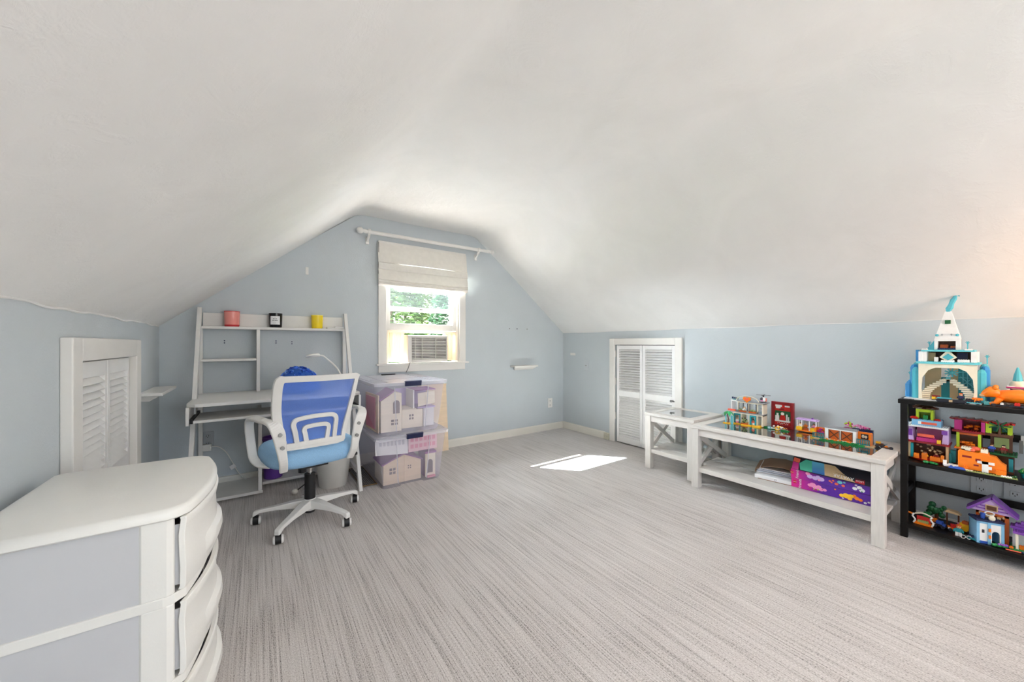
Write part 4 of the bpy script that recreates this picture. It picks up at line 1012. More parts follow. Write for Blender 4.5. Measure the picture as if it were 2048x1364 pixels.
# red frame
rf = toyset('toy_display_frame', 'dark red standing frame with a white and red winter picture', 3.085, 1.035, TZ, 'frame', .0)
bk(rf, 'frame', 'dred', [(-.068, -.050, -.010, .012, 0, .185, 0), (.050, .068, -.010, .012, 0, .185, 0), (-.050, .050, -.010, .012, .168, .185, 0), (-.050, .050, -.010, .012, 0, .022, 0)], bevel=.001)
bk(rf, 'red_panel', 'red', [(-.050, .050, -.002, .006, .022, .168, 0)])
MB().prism([(-.050, .055), (-.046, .122), (.046, .122), (.050, .055)], 'y', -.004, -.002).build('picture_ground', T['dgreen'], rf)
bk(rf, 'picture_snow', 'white', [(-.044, -.020, -.006, -.004, .052, .088, 0), (-.036, -.024, -.006, -.004, .088, .104, 0), (.022, .030, -.006, -.004, .048, .100, 0), (.034, .040, -.006, -.004, .046, .084, 0), (-.046, .046, -.007, -.004, .044, .056, 0), (-.044, -.004, -.006, -.002, .150, .164, 0), (.014, .044, -.006, -.002, .152, .162, 0), (-.040, -.012, -.007, -.003, .138, .152, 0)])
m = MB().prism([(-.018, .056), (.020, .056), (.014, .092), (-.010, .092)], 'y', -.008, -.004); m.build('picture_coat', T['red'], rf)
m = MB().ball((0, -.006, .102), (.011, .003, .011), 10, 6); m.build('picture_beard', T['white'], rf, smooth=True)
bk(rf, 'picture_hat', 'dred', [(-.020, .010, -.007, -.003, .130, .142, 0)])
m = MB()
for k in range(7): m.tube([(-.03 + k * .010, -.008, .030 + .004 * math.sin(k * 2)), (-.025 + k * .010, -.008, .038)], .0018, 5)
m.build('white_script', T['white'], rf)
# loose pieces in front of the frame
lo = toyset('toy_rescue_boat', 'small pile of white, green and yellow toy pieces before the red frame', 2.99, 1.03, TZ)
bk(lo, 'green_plate', 'green', [(-.072, -.01, -.012, .016, 0, .004), (.02, .066, -.018, .004, 0, .004), (-.09, -.068, .004, .018, 0, .008)])
bk(lo, 'white_plate', 'white', [(-.060, .012, -.014, .004, .004, .010), (-.014, .05, .004, .018, .004, .012)])
bk(lo, 'teal_brick', 'aqua', [(-.058, -.040, -.018, -.010, .002, .016, 0)]); bk(lo, 'white_cross', 'white', [(-.051, -.047, -.0195, -.018, .004, .014, 0), (-.055, -.043, -.0195, -.018, .0075, .0105, 0)], False)
m = MB().tube([(.0 + .012 * math.cos(a), -.020, .012 + .010 * math.sin(a)) for a in [2 * PI * k / 12 for k in range(12)]], .003, 6, True); m.build('yellow_ring', T['yellow'], lo, smooth=True)
m = MB()
for i in range(12): m.ball((random.uniform(-.03, .03), random.uniform(-.01, .012), random.uniform(.014, .026)), random.uniform(.004, .007), 6, 4)
m.build('small_pieces', T['white'], lo)
m = MB()
for i in range(9): m.obox((random.uniform(-.02, .05), random.uniform(-.015, .01), random.uniform(.01, .026)), (.012, .006, .006), Matrix.Rotation(random.random() * 3, 3, 'Z'))
m.build('small_pieces', T['yellow'], lo)
m = MB()
for i in range(8): m.obox((random.uniform(.0, .06), random.uniform(-.01, .01), random.uniform(.008, .022)), (.012, .006, .006), Matrix.Rotation(random.random() * 3, 3, 'Z'))
m.build('small_pieces', T['dred'], lo)
# tram car
tr = toyset('toy_cable_car', 'yellow toy cable car with lilac roof beside the red frame', 3.075, 0.885, TZ, 'toy vehicle')
bk(tr, 'chassis', 'orange', [(-.056, .052, -.022, .022, .006, .014, 0)]); bk(tr, 'underframe', 'brown', [(-.050, .046, -.014, .014, 0, .006, 0)])
bk(tr, 'side_panel', 'yellow', [(-.060, -.028, -.026, .024, .014, .036, 0), (.018, .052, -.026, .024, .014, .036, 0)])
bk(tr, 'seat', 'dorange', [(-.026, .016, -.010, .016, .014, .024)])
bk(tr, 'post', 'white', [(-.058, -.052, -.024, -.018, .036, .082, 0), (-.032, -.027, -.024, -.018, .036, .082, 0), (.010, .015, -.024, -.018, .014, .082, 0), (.046, .052, -.024, -.018, .036, .082, 0), (-.058, -.052, .018, .024, .036, .082, 0), (.046, .052, .018, .024, .036, .082, 0), (-.03, -.026, .018, .024, .036, .082, 0)])
bk(tr, 'window_pane', 'clear', [(-.052, .046, .019, .021, .036, .082, 0)])
bk(tr, 'roof', 'lilac', [(-.064, .056, -.028, .028, .082, .088, 0), (-.056, .048, -.02, .02, .088, .093, 0)]); bk(tr, 'bell', 'purple', [(.020, .030, -.008, .002, .093, .101)])
figure(None, (-.012, -.004, .024), 'orange', 'dorange', 'cream', parent=tr); figure(None, (.030, .004, .024), 'pink', 'dark', 'brown', parent=tr); figure(None, (-.043, .0, .022), 'white', 'dark', 'brown', parent=tr)
# stable
sb = toyset('toy_stable', 'toy stable with two brown double doors at the right end of the coffee table', 2.975, 0.69, TZ)
bk(sb, 'base_plate', 'tan', [(-.12, .155, -.055, .02, 0, .004)])
bk(sb, 'grass_plate', 'green', [(-.088, .118, -.085, -.052, 0, .004)])
bk(sb, 'house_wall', 'white', [(-.070, -.053, -.040, .02, .004, .076, 0), (.062, .076, -.040, .02, .004, .076, 0), (-.002, .006, -.040, -.03, .004, .070, 0), (-.053, .062, -.040, -.03, .068, .076, 0), (-.053, .062, -.040, -.03, .004, .009, 0), (-.053, .062, .012, .02, .004, .076, 0)])
bk(sb, 'roof_edge', 'grey', [(-.072, .078, -.042, .022, .076, .080)])
for x0 in (-.052, .007):
    dd = bk(sb, 'stable_door', 'dorange', [(x0, x0 + .054, -.038, -.032, .009, .068, 0)], bevel=.001)
    m = MB()
    for sg in (-1, 1): m.obox((x0 + .027, -.039, .0385), (.062, .002, .005), Matrix.Rotation(sg * .80, 3, 'Y'))
    m.box(x0, x0 + .003, -.041, -.037, .009, .068).box(x0 + .051, x0 + .054, -.041, -.037, .009, .068)
    m.build('door_cross', T['brown'], dd)
bk(sb, 'stall_wall', 'orange', [(-.125, -.072, .008, .016, .004, .062), (-.125, -.117, -.03, .016, .004, .062), (.078, .140, -.006, .002, .004, .074), (.134, .142, -.042, .002, .004, .072)])
for xa, xb in ((-.130, -.072), (.080, .138)):
    m = MB(); m.box(xa, xb, -.048, -.044, .008, .012).box(xa, xb, -.048, -.044, .034, .038)
    n_ = 7
    for i in range(n_ + 1): m.box(xa + (xb - xa - .003) * i / n_, xa + (xb - xa - .003) * i / n_ + .003, -.048, -.044, .004, .038)
    m.build('fence', T['teal'], sb)
bk(sb, 'picture_tile', 'dark', [(.092, .124, -.009, -.006, .034, .064, 0)])
m = MB().ball((.102, -.011, .050), (.007, .002, .010), 8, 5).ball((.114, -.011, .048), (.006, .002, .009), 8, 5); m.build('horse_picture', T['cream'], sb)
m = MB()
for i in range(12): m.ball((random.uniform(-.115, -.08), random.uniform(-.02, .0), random.uniform(.03, .058)), .006, 6, 4)
m.build('flowers', T['magenta'], sb)
m = MB()
for i in range(30): m.obox((random.uniform(-.085, .12), random.uniform(-.082, -.055), random.uniform(.004, .010)), (.010, .005, .006), Matrix.Rotation(random.random() * 3, 3, 'Z'))
m.build('grass_tuft', T['green'], sb)
m = MB()
for i in range(14): m.obox((random.uniform(-.06, .14), random.uniform(-.062, -.05), random.uniform(.004, .012)), (.010, .005, .008), Matrix.Rotation(random.random() * 3, 3, 'Z'))
m.build('hay', T['orange'], sb)
tw = toyset('toy_tow_cart', 'little black and yellow toy cart at the right end of the coffee table', 2.985, 0.522, TZ, 'toy vehicle')
bk(tw, 'cart_body', 'brown', [(-.012, .016, -.014, .010, .008, .020)]); bk(tw, 'yellow_load', 'yellow', [(-.014, .006, -.012, .006, .020, .030)])
m = MB()
for x in (-.008, .014): m.cyl((x, -.018, .008), (x, -.012, .008), .008, seg=12).cyl((x, .008, .008), (x, .014, .008), .008, seg=12)
m.build('wheel', T['dark'], tw)
tw2 = toyset('toy_scooter', 'small dark and orange toy scooter lying near the table corner', 2.955, 0.488, TZ, 'toy vehicle')
MB().tube([(-.015, 0, .008), (.0, -.004, .006), (.018, -.010, .010)], .005, 6).build('frame', T['brown'], tw2); MB().cyl((-.016, -.003, .009), (-.016, .003, .009), .009, seg=12).cyl((.020, -.013, .009), (.020, -.007, .009), .009, seg=12).build('wheel', T['dark'], tw2); MB().ball((0, -.004, .014), (.008, .005, .004), 8, 5).build('seat', T['orange'], tw2)
# flowers on dark box behind the stable
fb = toyset('toy_flower_arch', 'pink and yellow toy flowers on a dark blue stand behind the stable', 3.075, 0.640, TZ)
bk(fb, 'stand', 'navy', [(-.02, .075, -.012, .016, 0, .072)]); bk(fb, 'planter', 'magenta', [(-.060, -.022, -.016, .016, .030, .070)]); bk(fb, 'planter_leg', 'pink', [(-.056, -.030, -.012, .012, 0, .030, 0)])
for c, n_, (xa, xb) in (('pink', 20, (-.058, .05)), ('magenta', 12, (-.05, .06)), ('lime', 12, (-.058, -.01))):
    m = MB()
    for i in range(n_):
        x = random.uniform(xa, xb); z = .078 + random.uniform(0, .034) * (1 - (x + .06) / .13)
        m.ball((x, random.uniform(-.014, .012), z), .0065, 6, 4)
    m.build('flowers', T[c], fb)
# --- boxes and papers on the lower shelf of the coffee table
SZ = 0.1535
def toybox(label, x, y, z, w_, d, h, rz, tilt=0):
    r = thing('toy_box', label, 'box', (x, y, z), -PI / 2 + rz); r.rotation_euler[0] = tilt
    return r
b1 = toybox('purple and pink toy box on the table shelf, bottom of the stack', 2.80, 0.697, SZ, .38, .26, .058, 0.02)
def boxbody(r, w_, d, h, front, top, left):
    MB().box(-w_ / 2, w_ / 2, 0, d, 0, h).build('carton', top, r, bevel=.001)
    return MB().box(-w_ / 2 + .001, w_ / 2 - .001, -.0012, 0, .001, h - .001).build('printed_front', front, r)
def grad(name, c0, c1, axis='x', lo=-.2, hi=.2):
    m_ = bpy.data.materials.new(name); m_.use_nodes = True; n = m_.node_tree.nodes; l = m_.node_tree.links
    tc = n.new('ShaderNodeTexCoord'); sx = n.new('ShaderNodeSeparateXYZ'); mr = n.new('ShaderNodeMapRange'); cr = n.new('ShaderNodeValToRGB')
    mr.inputs[1].default_value = lo; mr.inputs[2].default_value = hi
    l.new(tc.outputs['Object'], sx.inputs[0]); l.new(sx.outputs[{'x': 0, 'y': 1, 'z': 2}[axis]], mr.inputs[0]); l.new(mr.outputs[0], cr.inputs[0])
    cr.color_ramp.elements[0].color = lin(c0); cr.color_ramp.elements[1].color = lin(c1)
    l.new(cr.outputs[0], n['Principled BSDF'].inputs['Base Color']); n['Principled BSDF'].inputs['Roughness'].default_value = .35
    return m_
M_PINKPUR = grad('pink to purple print', (214, 30, 140), (92, 40, 160), 'x', -.17, -.04)
M_PURD = mat('dark purple card', (72, 30, 92), .4)
boxbody(b1, .390, .26, .060, M_PINKPUR, M_PURD, None)
M_BADGE = toy('badge red', (206, 30, 52))
def friends_print(r, h):
    bk(r, 'badge', M_BADGE, [(-.184, -.168, -.0022, -.001, h * .42, h * .72, 0)])
    lettering('LEGO', T['white'], r, (-.176, -.0030, h * .57), FACE, .0065)
    o = lettering('Friends', T['white'], r, (-.148, -.0026, h * .52), (PI / 2, -PI / 2, 0), .020)
friends_print(b1, .060)
def blobs(r, name, col, pts, s_=.010):
    m = MB()
    for x, z, q in pts: m.ball((x, -.0016, z), (s_ * q, .0012, s_ * q * .85), 10, 5)
    m.build(name, T[col], r, smooth=True)
blobs(b1, 'printed_flower', 'pink', [(-.085, .040, 1.7), (-.070, .030, 1.6), (-.100, .036, 1.1), (-.055, .038, 1.2), (-.045, .026, 1.3), (-.028, .028, 1.0)])
blobs(b1, 'printed_flower', 'magenta', [(-.098, .020, .9), (-.070, .018, .8), (-.040, .029, .5)])
blobs(b1, 'printed_flower', 'lime', [(-.075, .026, .5), (-.060, .020, .5), (-.080, .016, .4)])
blobs(b1, 'printed_plane', 'yellow', [(.070, .026, 1.7), (.050, .022, 1.2), (.090, .030, 1.3), (.085, .014, 1.1)])
blobs(b1, 'printed_plane', 'orange', [(.115, .026, 1.2), (.130, .022, 1.0), (.105, .038, .8), (.02, .048, .5)])
blobs(b1, 'printed_plane', 'white', [(.150, .012, .7), (.165, .020, .6), (.055, .008, .5)])
b2 = toybox('purple toy box with pink end on the table shelf, middle of the stack', 2.795, 0.710, SZ + .061, .36, .25, .055, 0.03)
boxbody(b2, .365, .25, .056, M_PINKPUR, M_PURD, None); friends_print(b2, .056)
blobs(b2, 'printed_toys', 'lilac', [(-.085, .030, 1.5), (-.060, .026, 1.4), (-.030, .028, 1.5), (-.045, .036, 1.2)])
blobs(b2, 'printed_toys', 'pink', [(-.095, .044, 1.2), (-.040, .020, .8)])
blobs(b2, 'printed_toys', 'coral', [(.01, .030, .6), (.025, .036, .6), (.040, .022, .9), (.070, .020, .8), (.018, .024, .5)])
blobs(b2, 'printed_toys', 'aqua', [(.055, .036, 1.2), (.075, .040, .6)])
blobs(b2, 'printed_toys', 'white', [(.120, .020, 1.1), (.140, .030, 1.2), (.150, .018, 1.3), (.125, .040, .6)])
blobs(b2, 'printed_toys', 'green', [(.150, .012, .6), (.142, .022, .5)])
b3 = toybox('black toy box with beach picture on the table shelf, top of the stack', 2.775, 0.700, SZ + .118, .37, .24, .05, -0.02)
# its picture side slants towards the room, so the carton is a wedge
MB().loft([[(-.185, 0, 0), (-.185, .24, 0), (-.185, .24, .066), (-.185, .034, .070)], [(.185, 0, 0), (.185, .24, 0), (.185, .24, .066), (.185, .034, .070)]]).build('carton', mat('near black print', (26, 26, 40), .35), b3)
def slant(r, name, col, poly):      # flat print on the slanting side: poly in (x, t), t 0 bottom .. 1 top
    m = MB(); n = Vector((0, -.9, .436))
    f = lambda x, t, o: Vector((x, .034 * t, .070 * t)) + n * o
    m.loft([[f(x, t, -.0002) for x, t in poly], [f(x, t, .0008) for x, t in poly]])
    return m.build(name, T[col] if isinstance(col, str) else col, r)
slant(b3, 'picture_beach', 'tan', [(-.02, .06), (.12, .06), (.06, .5), (.02, .93), (-.03, .93)])
slant(b3, 'picture_sea', grad('sea print', (40, 90, 180), (110, 200, 230), 'z', 0, .07), [(-.08, .06), (-.02, .06), (-.03, .93), (-.09, .93)])
slant(b3, 'picture_lagoon', toy('lagoon green', (80, 190, 160)), [(-.14, .06), (-.08, .06), (-.09, .93), (-.12, .95), (-.15, .55)])
slant(b3, 'picture_corner', 'magenta', [(-.184, .02), (-.150, .02), (-.152, .55), (-.184, .6)]); slant(b3, 'picture_mask', 'coral', [(-.183, .62), (-.15, .58), (-.148, .9), (-.18, .95)])
slant(b3, 'picture_palm', mat('near black print', (26, 26, 40)), [(.03, .93), (.10, .55), (.06, .62), (.09, .40), (.02, .48), (.12, .25), (.18, .3), (.18, .93)])
slant(b3, 'badge', M_BADGE, [(.115, .05), (.155, .05), (.155, .38), (.115, .38)])
ang = math.atan2(.070, .034)
o = lettering('AVATAR', T['white'], b3, (.064, .0090, .0185), (-ang, 0, PI), .024); o.location += Vector((0, -.0015, .0007))
o2 = lettering('LEGO', T['white'], b3, (.135, .0064, .0152), (-ang, 0, PI), .013)
fd = toybox('brown paper folder stuffed with papers on the table shelf', 2.845, 0.985, SZ + .028, 0, 0, 0, 0.25)
MB().loft([[(-.125, y, .0), (-.125, y + .002, .018), (-.06, y + .004, .050), (.03, y + .002, .058), (.14, y, .036), (.14, y, .033), (.03, y + .002, .055), (-.06, y + .004, .047), (-.121, y + .002, .016), (-.121, y, .0)] for y in (0, .24)]).build('folder_cover', M_KRAFT, fd, smooth=True)
for k in range(5): MB().loft([[(-.115 + .004 * k, y - .006 * (k % 2), .002 + .0065 * k), (.14, y - .006 * (k % 2), .002 + .005 * k), (.14, y - .006 * (k % 2), .006 + .005 * k), (-.115 + .004 * k, y - .006 * (k % 2), .0065 + .0065 * k)] for y in (0, .22)]).build('paper', M_PAPER if k % 2 == 0 else mat('grey paper', (190, 194, 206), .7), fd)
lpx = toybox('white flat carton under the paper folder on the table shelf', 2.79, 0.965, SZ, 0, 0, 0, 0.12)
MB().box(-.130, .090, 0, .26, 0, .026).build('carton', M_PAPER, lpx, bevel=.004); MB().tube([(-.012 + .006 * math.cos(a), -.0008, .013 + .006 * math.sin(a)) for a in [2 * PI * k / 14 for k in range(14)]], .0008, 4, True).build('printed_mark', mat('mid grey print', (130, 130, 134)), lpx)
MB().box(-.11, .09, -.004, .24, -.0005, .002).build('base_flap', M_KRAFT, lpx)
# --- on top of the black bookcase
BZ = 0.7575
ip = toyset('toy_ice_palace', 'tall clear blue and white toy ice palace on the black bookcase', 3.055, 0.268, BZ)
bk(ip, 'base_plate', 'white', [(-.150, .115, -.115, .075, 0, .005)], False)
bk(ip, 'base_edge', 'aqua', [(-.02, .115, -.117, -.105, .005, .009)])
for sg in (-1, 1):
    for k, (xx, yy, top) in enumerate(((.112, -.055, .175), (.122, -.02, .19), (.118, .02, .20))):
        m = MB().lathe([(.016, .005), (.016, top - .02), (.011, top - .006), (.004, top)], (sg * xx, yy, 0), 8); m.build('ice_pillar', T['iceblue'] if k == 1 else T['ice'], ip)
arch = [(-.098, .005), (-.098, .195), (.098, .195), (.098, .005), (.086, .005), (.090, .06), (.086, .12), (.066, .160), (.040, .176), (-.040, .176), (-.066, .160), (-.086, .12), (-.090, .06), (-.086, .005)]
m = MB(); n_ = len(arch)
# arch built as a row of quads so that the concave outline stays clean
inner = [(-.086, .005), (-.090, .06), (-.086, .12), (-.066, .160), (-.040, .176), (.040, .176), (.066, .160), (.086, .12), (.090, .06), (.086, .005)]
outer_ = [(-.100, .005), (-.100, .06), (-.100, .13), (-.100, .196), (-.050, .196), (.050, .196), (.100, .196), (.100, .13), (.100, .06), (.100, .005)]
for i in range(9): m.prism([inner[i], inner[i + 1], outer_[i + 1], outer_[i]], 'y', -.075, -.062)
m.build('arch_front', T['cream'], ip)
bk(ip, 'back_wall', 'tan', [(-.09, -.03, .045, .055, .005, .19, 0), (.0, .03, .045, .055, .005, .19, 0)], False)
bk(ip, 'back_window', 'teal', [(-.03, .0, .045, .055, .005, .12, 0), (.03, .09, .040, .05, .005, .19, 0)], False)
m = MB()
for z in (.03, .06, .09, .12, .15): m.box(.032, .088, .037, .041, z, z + .003)
for x in (.045, .060, .075): m.box(x, x + .003, .037, .041, .005, .19)
for sg in (-1, 1): m.obox((.06, .038, .10), (.07, .003, .003), Matrix.Rotation(sg * .9, 3, 'Y'))
m.build('lattice', T['aqua'], ip)
for sg in (-1, 1):
    for k in range(11):
        t = k / 10; a = t * 1.9
        x = sg * (.012 + .062 * math.sin(min(PI / 2, a)) + .006 * t); y = -.010 - .048 * t; z = .108 - .010 * k
        MB().obox((x, y, max(.008, z) - .0015), (.036, .018, .008), Matrix.Rotation(-sg * .35 * t, 3, 'Z')).build('stair', T['cream'], ip)
bk(ip, 'landing', 'cream', [(-.022, .022, -.018, .03, .104, .112)])
figure(None, (0, -.005, .112), 'white', 'aqua', 'cream', parent=ip); figure(None, (.048, -.085, .009), 'navy', 'dark', 'dorange', parent=ip)
m = MB()
for k in range(9):
    a = 2 * PI * k / 9; m.obox((.012 + .016 * math.cos(a), -.02, .150 + .014 * math.sin(a)), (.018, .006, .006), Matrix.Rotation(-a, 3, 'Y'))
m.ball((.012, -.02, .150), .010, 8, 5); m.build('chandelier', T['ice'], ip)
bk(ip, 'sleigh', 'ice', [(-.030, .018, -.095, -.075, .006, .022, 0)]); bk(ip, 'sleigh_runner', 'dark', [(-.050, .055, -.098, -.072, .004, .008, 0)], False); bk(ip, 'sled_load', 'yellow', [(-.050, -.036, -.092, -.078, .008, .020)]); bk(ip, 'red_cloak', 'dred', [(-.05, -.022, -.088, -.076, .020, .028, 0)])
bk(ip, 'first_slab', 'aqua', [(-.108, .108, -.082, .06, .196, .206)])
bk(ip, 'second_wall', 'white', [(-.100, -.086, -.075, .05, .206, .262, 0), (.080, .098, -.075, .05, .206, .262, 0), (-.1, .1, .040, .05, .206, .262, 0), (-.086, -.07, -.07, .0, .206, .262, 0)])
bk(ip, 'second_wall_side', 'iceblue', [(-.112, -.100, -.06, .05, .206, .270, 0)])
bk(ip, 'dark_alcove', 'brown', [(-.066, -.004, .030, .04, .206, .262, 0), (.01, .078, .030, .04, .206, .262, 0)], False)
bk(ip, 'golden_panel', 'tan', [(-.070, -.044, -.020, -.012, .210, .256, 0)]); bk(ip, 'picture', 'navy', [(.030, .066, -.02, -.014, .222, .256, 0)])
bk(ip, 'armchair', 'white', [(-.044, -.030, -.070, -.050, .206, .232, 0), (-.02, .026, -.074, -.058, .206, .216), (.036, .076, -.074, -.050, .206, .220)])
MB().prism([(-.026, .232), (.004, .206), (.034, .232), (.010, .262), (-.004, .262)], 'y', -.062, -.054).build('ice_mirror', T['cream'], ip); MB().prism([(-.016, .232), (.004, .216), (.024, .232), (.004, .252)], 'y', -.064, -.062).build('mirror_glass', T['ice'], ip)
bk(ip, 'second_slab', 'aqua', [(-.090, .092, -.080, .05, .262, .270)]); bk(ip, 'snow_ledge', 'white', [(-.088, -.066, -.082, -.06, .270, .276), (.060, .086, -.082, -.06, .270, .276)])
# tapering white tower
def taper(root, nm, col, x0, x1, z0, z1, k0, k1, y0, y1):
    return MB().loft([[(x0 * k0, y0 * k0, z0), (x1 * k0, y0 * k0, z0), (x1 * k0, y1 * k0, z0), (x0 * k0, y1 * k0, z0)], [(x0 * k1, y0 * k1, z1), (x1 * k1, y0 * k1, z1), (x1 * k1, y1 * k1, z1), (x0 * k1, y1 * k1, z1)]]).build(nm, T[col], root)
bk(ip, 'tower_wall', 'white', [(-.046, -.034, -.045, .04, .270, .330, 0), (.028, .042, -.045, .04, .270, .330, 0), (-.046, .042, .03, .04, .270, .33, 0), (-.036, .030, -.047, -.040, .318, .332, 0)])
bk(ip, 'tower_room', 'brown', [(-.034, .028, .02, .03, .272, .318, 0)], False); bk(ip, 'dark_sill', 'navy', [(-.034, .028, -.050, -.038, .270, .280)])
bk(ip, 'tower_bed', 'dorange', [(-.028, .0, -.02, .01, .275, .298), (.008, .024, -.02, .01, .275, .290)])
taper(ip, 'tower_upper', 'white', -.045, .042, .330, .405, 1.0, .62, -.048, .04); taper(ip, 'tower_tip', 'white', -.045, .042, .405, .478, .62, .26, -.048, .04)
bk(ip, 'tower_window', 'dgreen', [(-.010, .010, -.034, -.02, .410, .430, 0)], False)
m = MB()
for x in (-.036, .034): m.ball((x, -.05, .350), .007, 8, 5)
m.build('round_gem', T['ice'], ip)
m = MB()
for x in (-.018, .014): m.prism([(x - .004, .352), (x, .346), (x + .004, .352), (x, .358)], 'y', -.052, -.046)
m.build('snow_diamond', T['grey'], ip)
MB().prism([(-.078, .270), (-.046, .270), (-.046, .325)], 'y', -.03, .03).build('ice_ramp', T['ice'], ip)
rr = []
for z, r, dx in ((.476, .008, 0), (.495, .014, .004), (.515, .010, .010), (.540, .012, .018), (.556, .006, .024), (.566, .003, .027)): rr.append([(dx + r * math.cos(2 * PI * k / 6), -.01 + r * .7 * math.sin(2 * PI * k / 6), z) for k in range(6)])
MB().loft(rr).build('ice_spire', T['ice'], ip)
m = MB()
for k in range(4): m.obox((.028, -.01, .566), (.030, .004, .005), Matrix.Rotation(k * PI / 4, 3, 'Y'))
m.build('snowflake_tip', T['ice'], ip)
for x, z in ((-.066, .27), (.066, .27), (-.105, .205), (.128, .20), (-.138, .10)):
    m = MB(); m.cyl((x, -.02, z), (x, -.02, z + .045), .0022, seg=6)
    for k in range(3): m.obox((x, -.02, z + .040), (.016, .003, .003), Matrix.Rotation(k * PI / 3, 3, 'Y'))
    m.build('snowflake_finial', T['ice'], ip)
MB().lathe([(.018, .005), (.018, .075), (.010, .090), (.002, .10)], (-.140, -.02, 0), 8).build('corner_turret', T['iceblue'], ip)
MB().prism([(-.122, .005), (-.100, .005), (-.100, .040), (-.122, .085)], 'y', -.035, .0).build('ice_slope', T['ice'], ip)
m = MB().prism([(.110, .035), (.135, .088), (.162, .090), (.166, .030), (.150, .005), (.120, .005)], 'y', .0, .05); m.build('ice_wing', T['ice'], ip)
npl = toyset('toy_nameplate', 'long black pointed toy nameplate lying before the ice palace', 2.930, 0.250, BZ, 'nameplate')
MB().prism([(-.052, .008), (-.044, 0), (.044, 0), (.052, .008), (.044, .017), (-.044, .017)], 'y', 0, .010).build('plate', T['dark'], npl, bevel=.001); bk(npl, 'emblem_tile', 'tan', [(-.006, .006, -.002, .0, .003, .014, 0)], False)
bar = toyset('toy_chain', 'thin row of tiny black pieces at the left edge of the bookcase top', 2.912, 0.400, BZ, 'toy set')
m = MB()
for k in range(9): m.box(-.020 + k * .005, -.016 + k * .005, -.002, .004, 0, .004)
m.build('black_links', T['dark'], bar)
sl = toyset('toy_sledge', 'small black and orange toy vehicle between palace and orange animal', 2.965, 0.178, BZ, 'toy vehicle')
bk(sl, 'body', 'dark', [(-.026, .022, -.020, .02, .006, .022)]); bk(sl, 'orange_load', 'orange', [(-.006, .028, -.014, .016, .022, .030), (.002, .020, -.022, -.012, .010, .022)])
m = MB()
for x in (-.018, .014): m.cyl((x, -.026, .010), (x, -.020, .010), .010, seg=12).cyl((x, .02, .010), (x, .026, .010), .010, seg=12)
m.build('wheel', T['dark'], sl)
# orange brick animal lying on the top board
an = toyset('toy_animal', 'orange brick toy animal lying on the bookcase beside the ice palace', 3.005, 0.065, BZ, 'toy animal')
m = MB(); rr = []
for x, ry, rz_, zc in ((-.045, .020, .020, .046), (-.03, .028, .030, .046), (.02, .030, .034, .048), (.07, .030, .032, .046), (.10, .024, .026, .042), (.112, .010, .012, .040)):
    rr.append([(x, ry * math.cos(2 * PI * k / 12), zc + rz_ * math.sin(2 * PI * k / 12)) for k in range(12)])
m.loft(rr).build('body', T['orange'], an, smooth=True)
m = MB(); rr = []
for x, ry, rz_, zc in ((-.092, .012, .010, .050), (-.085, .020, .018, .054), (-.068, .026, .027, .064), (-.048, .024, .028, .066), (-.034, .012, .016, .060)):
    rr.append([(x, -.012 + ry * math.cos(2 * PI * k / 12), zc + rz_ * math.sin(2 * PI * k / 12)) for k in range(12)])
m.loft(rr).build('head', T['orange'], an, smooth=True)
for y in (-.032, .010): MB().ball((-.048, y, .088), (.010, .006, .012), 10, 6).build('ear', T['orange'], an, smooth=True)
MB().ball((-.086, -.018, .046), (.012, .014, .008), 10, 6).build('muzzle', T['tan'], an, smooth=True)
for x, y in ((-.035, -.026), (-.03, .02), (.075, -.030), (.078, .022)):
    MB().tube([(x, y, .035), (x - .012, y - .006, .012), (x - .030, y - .008, .007)], [.013, .010, .009], 10).build('leg', T['orange'], an, smooth=True)
MB().tube(smooth_path([(.108, 0, .040), (.13, -.005, .03), (.145, -.01, .015)], 4), .005, 8).build('tail', T['dorange'], an, smooth=True)
bk(an, 'mint_brick', 'aqua', [(-.082, -.05, -.04, -.024, .001, .016)]); 
gb = toyset('toy_grey_rover', 'row of small black and red toy parts before the orange animal', 2.945, 0.085, BZ, 'toy vehicle')
bk(gb, 'black_frame', 'dark', [(-.040, .060, -.010, .010, .004, .010)]); bk(gb, 'white_brick', 'white', [(-.012, -.002, -.012, .0, .010, .018)]); bk(gb, 'red_brick', 'red', [(.028, .044, -.012, .004, .010, .022)])
m = MB()
for x in (-.03, .02, .05): m.cyl((x, -.013, .007), (x, -.009, .007), .007, seg=12)
m.build('wheel', T['dark'], gb)
# pink and white tower at the frame edge
pt = toyset('toy_tower', 'small white and pink toy tower with clear blue cone behind the orange animal', 3.085, 0.050, BZ)
bk(pt, 'tower_wall', 'white', [(-.032, -.022, -.02, .03, 0, .090, 0), (.022, .032, -.02, .03, 0, .09, 0), (-.032, .032, .02, .03, 0, .09, 0), (-.032, .032, -.02, .03, .082, .094, 0)]); bk(pt, 'pink_band', 'magenta', [(-.034, .034, -.024, .03, .084, .090, 0)], False); bk(pt, 'purple_room', 'purple', [(-.022, .022, .0, .02, .04, .082, 0)], False)
MB().ball((0, 0, .098), (.026, .022, .028), 14, 8).build('dome', T['cream'], pt, smooth=True); MB().lathe([(.016, .118), (.012, .15), (.003, .186)], (0, 0, 0), 10).build('ice_cone', T['ice'], pt)
MB().ball((.045, -.01, .10), (.012, .010, .02), 8, 6).build('side_gem', T['ice'], pt)
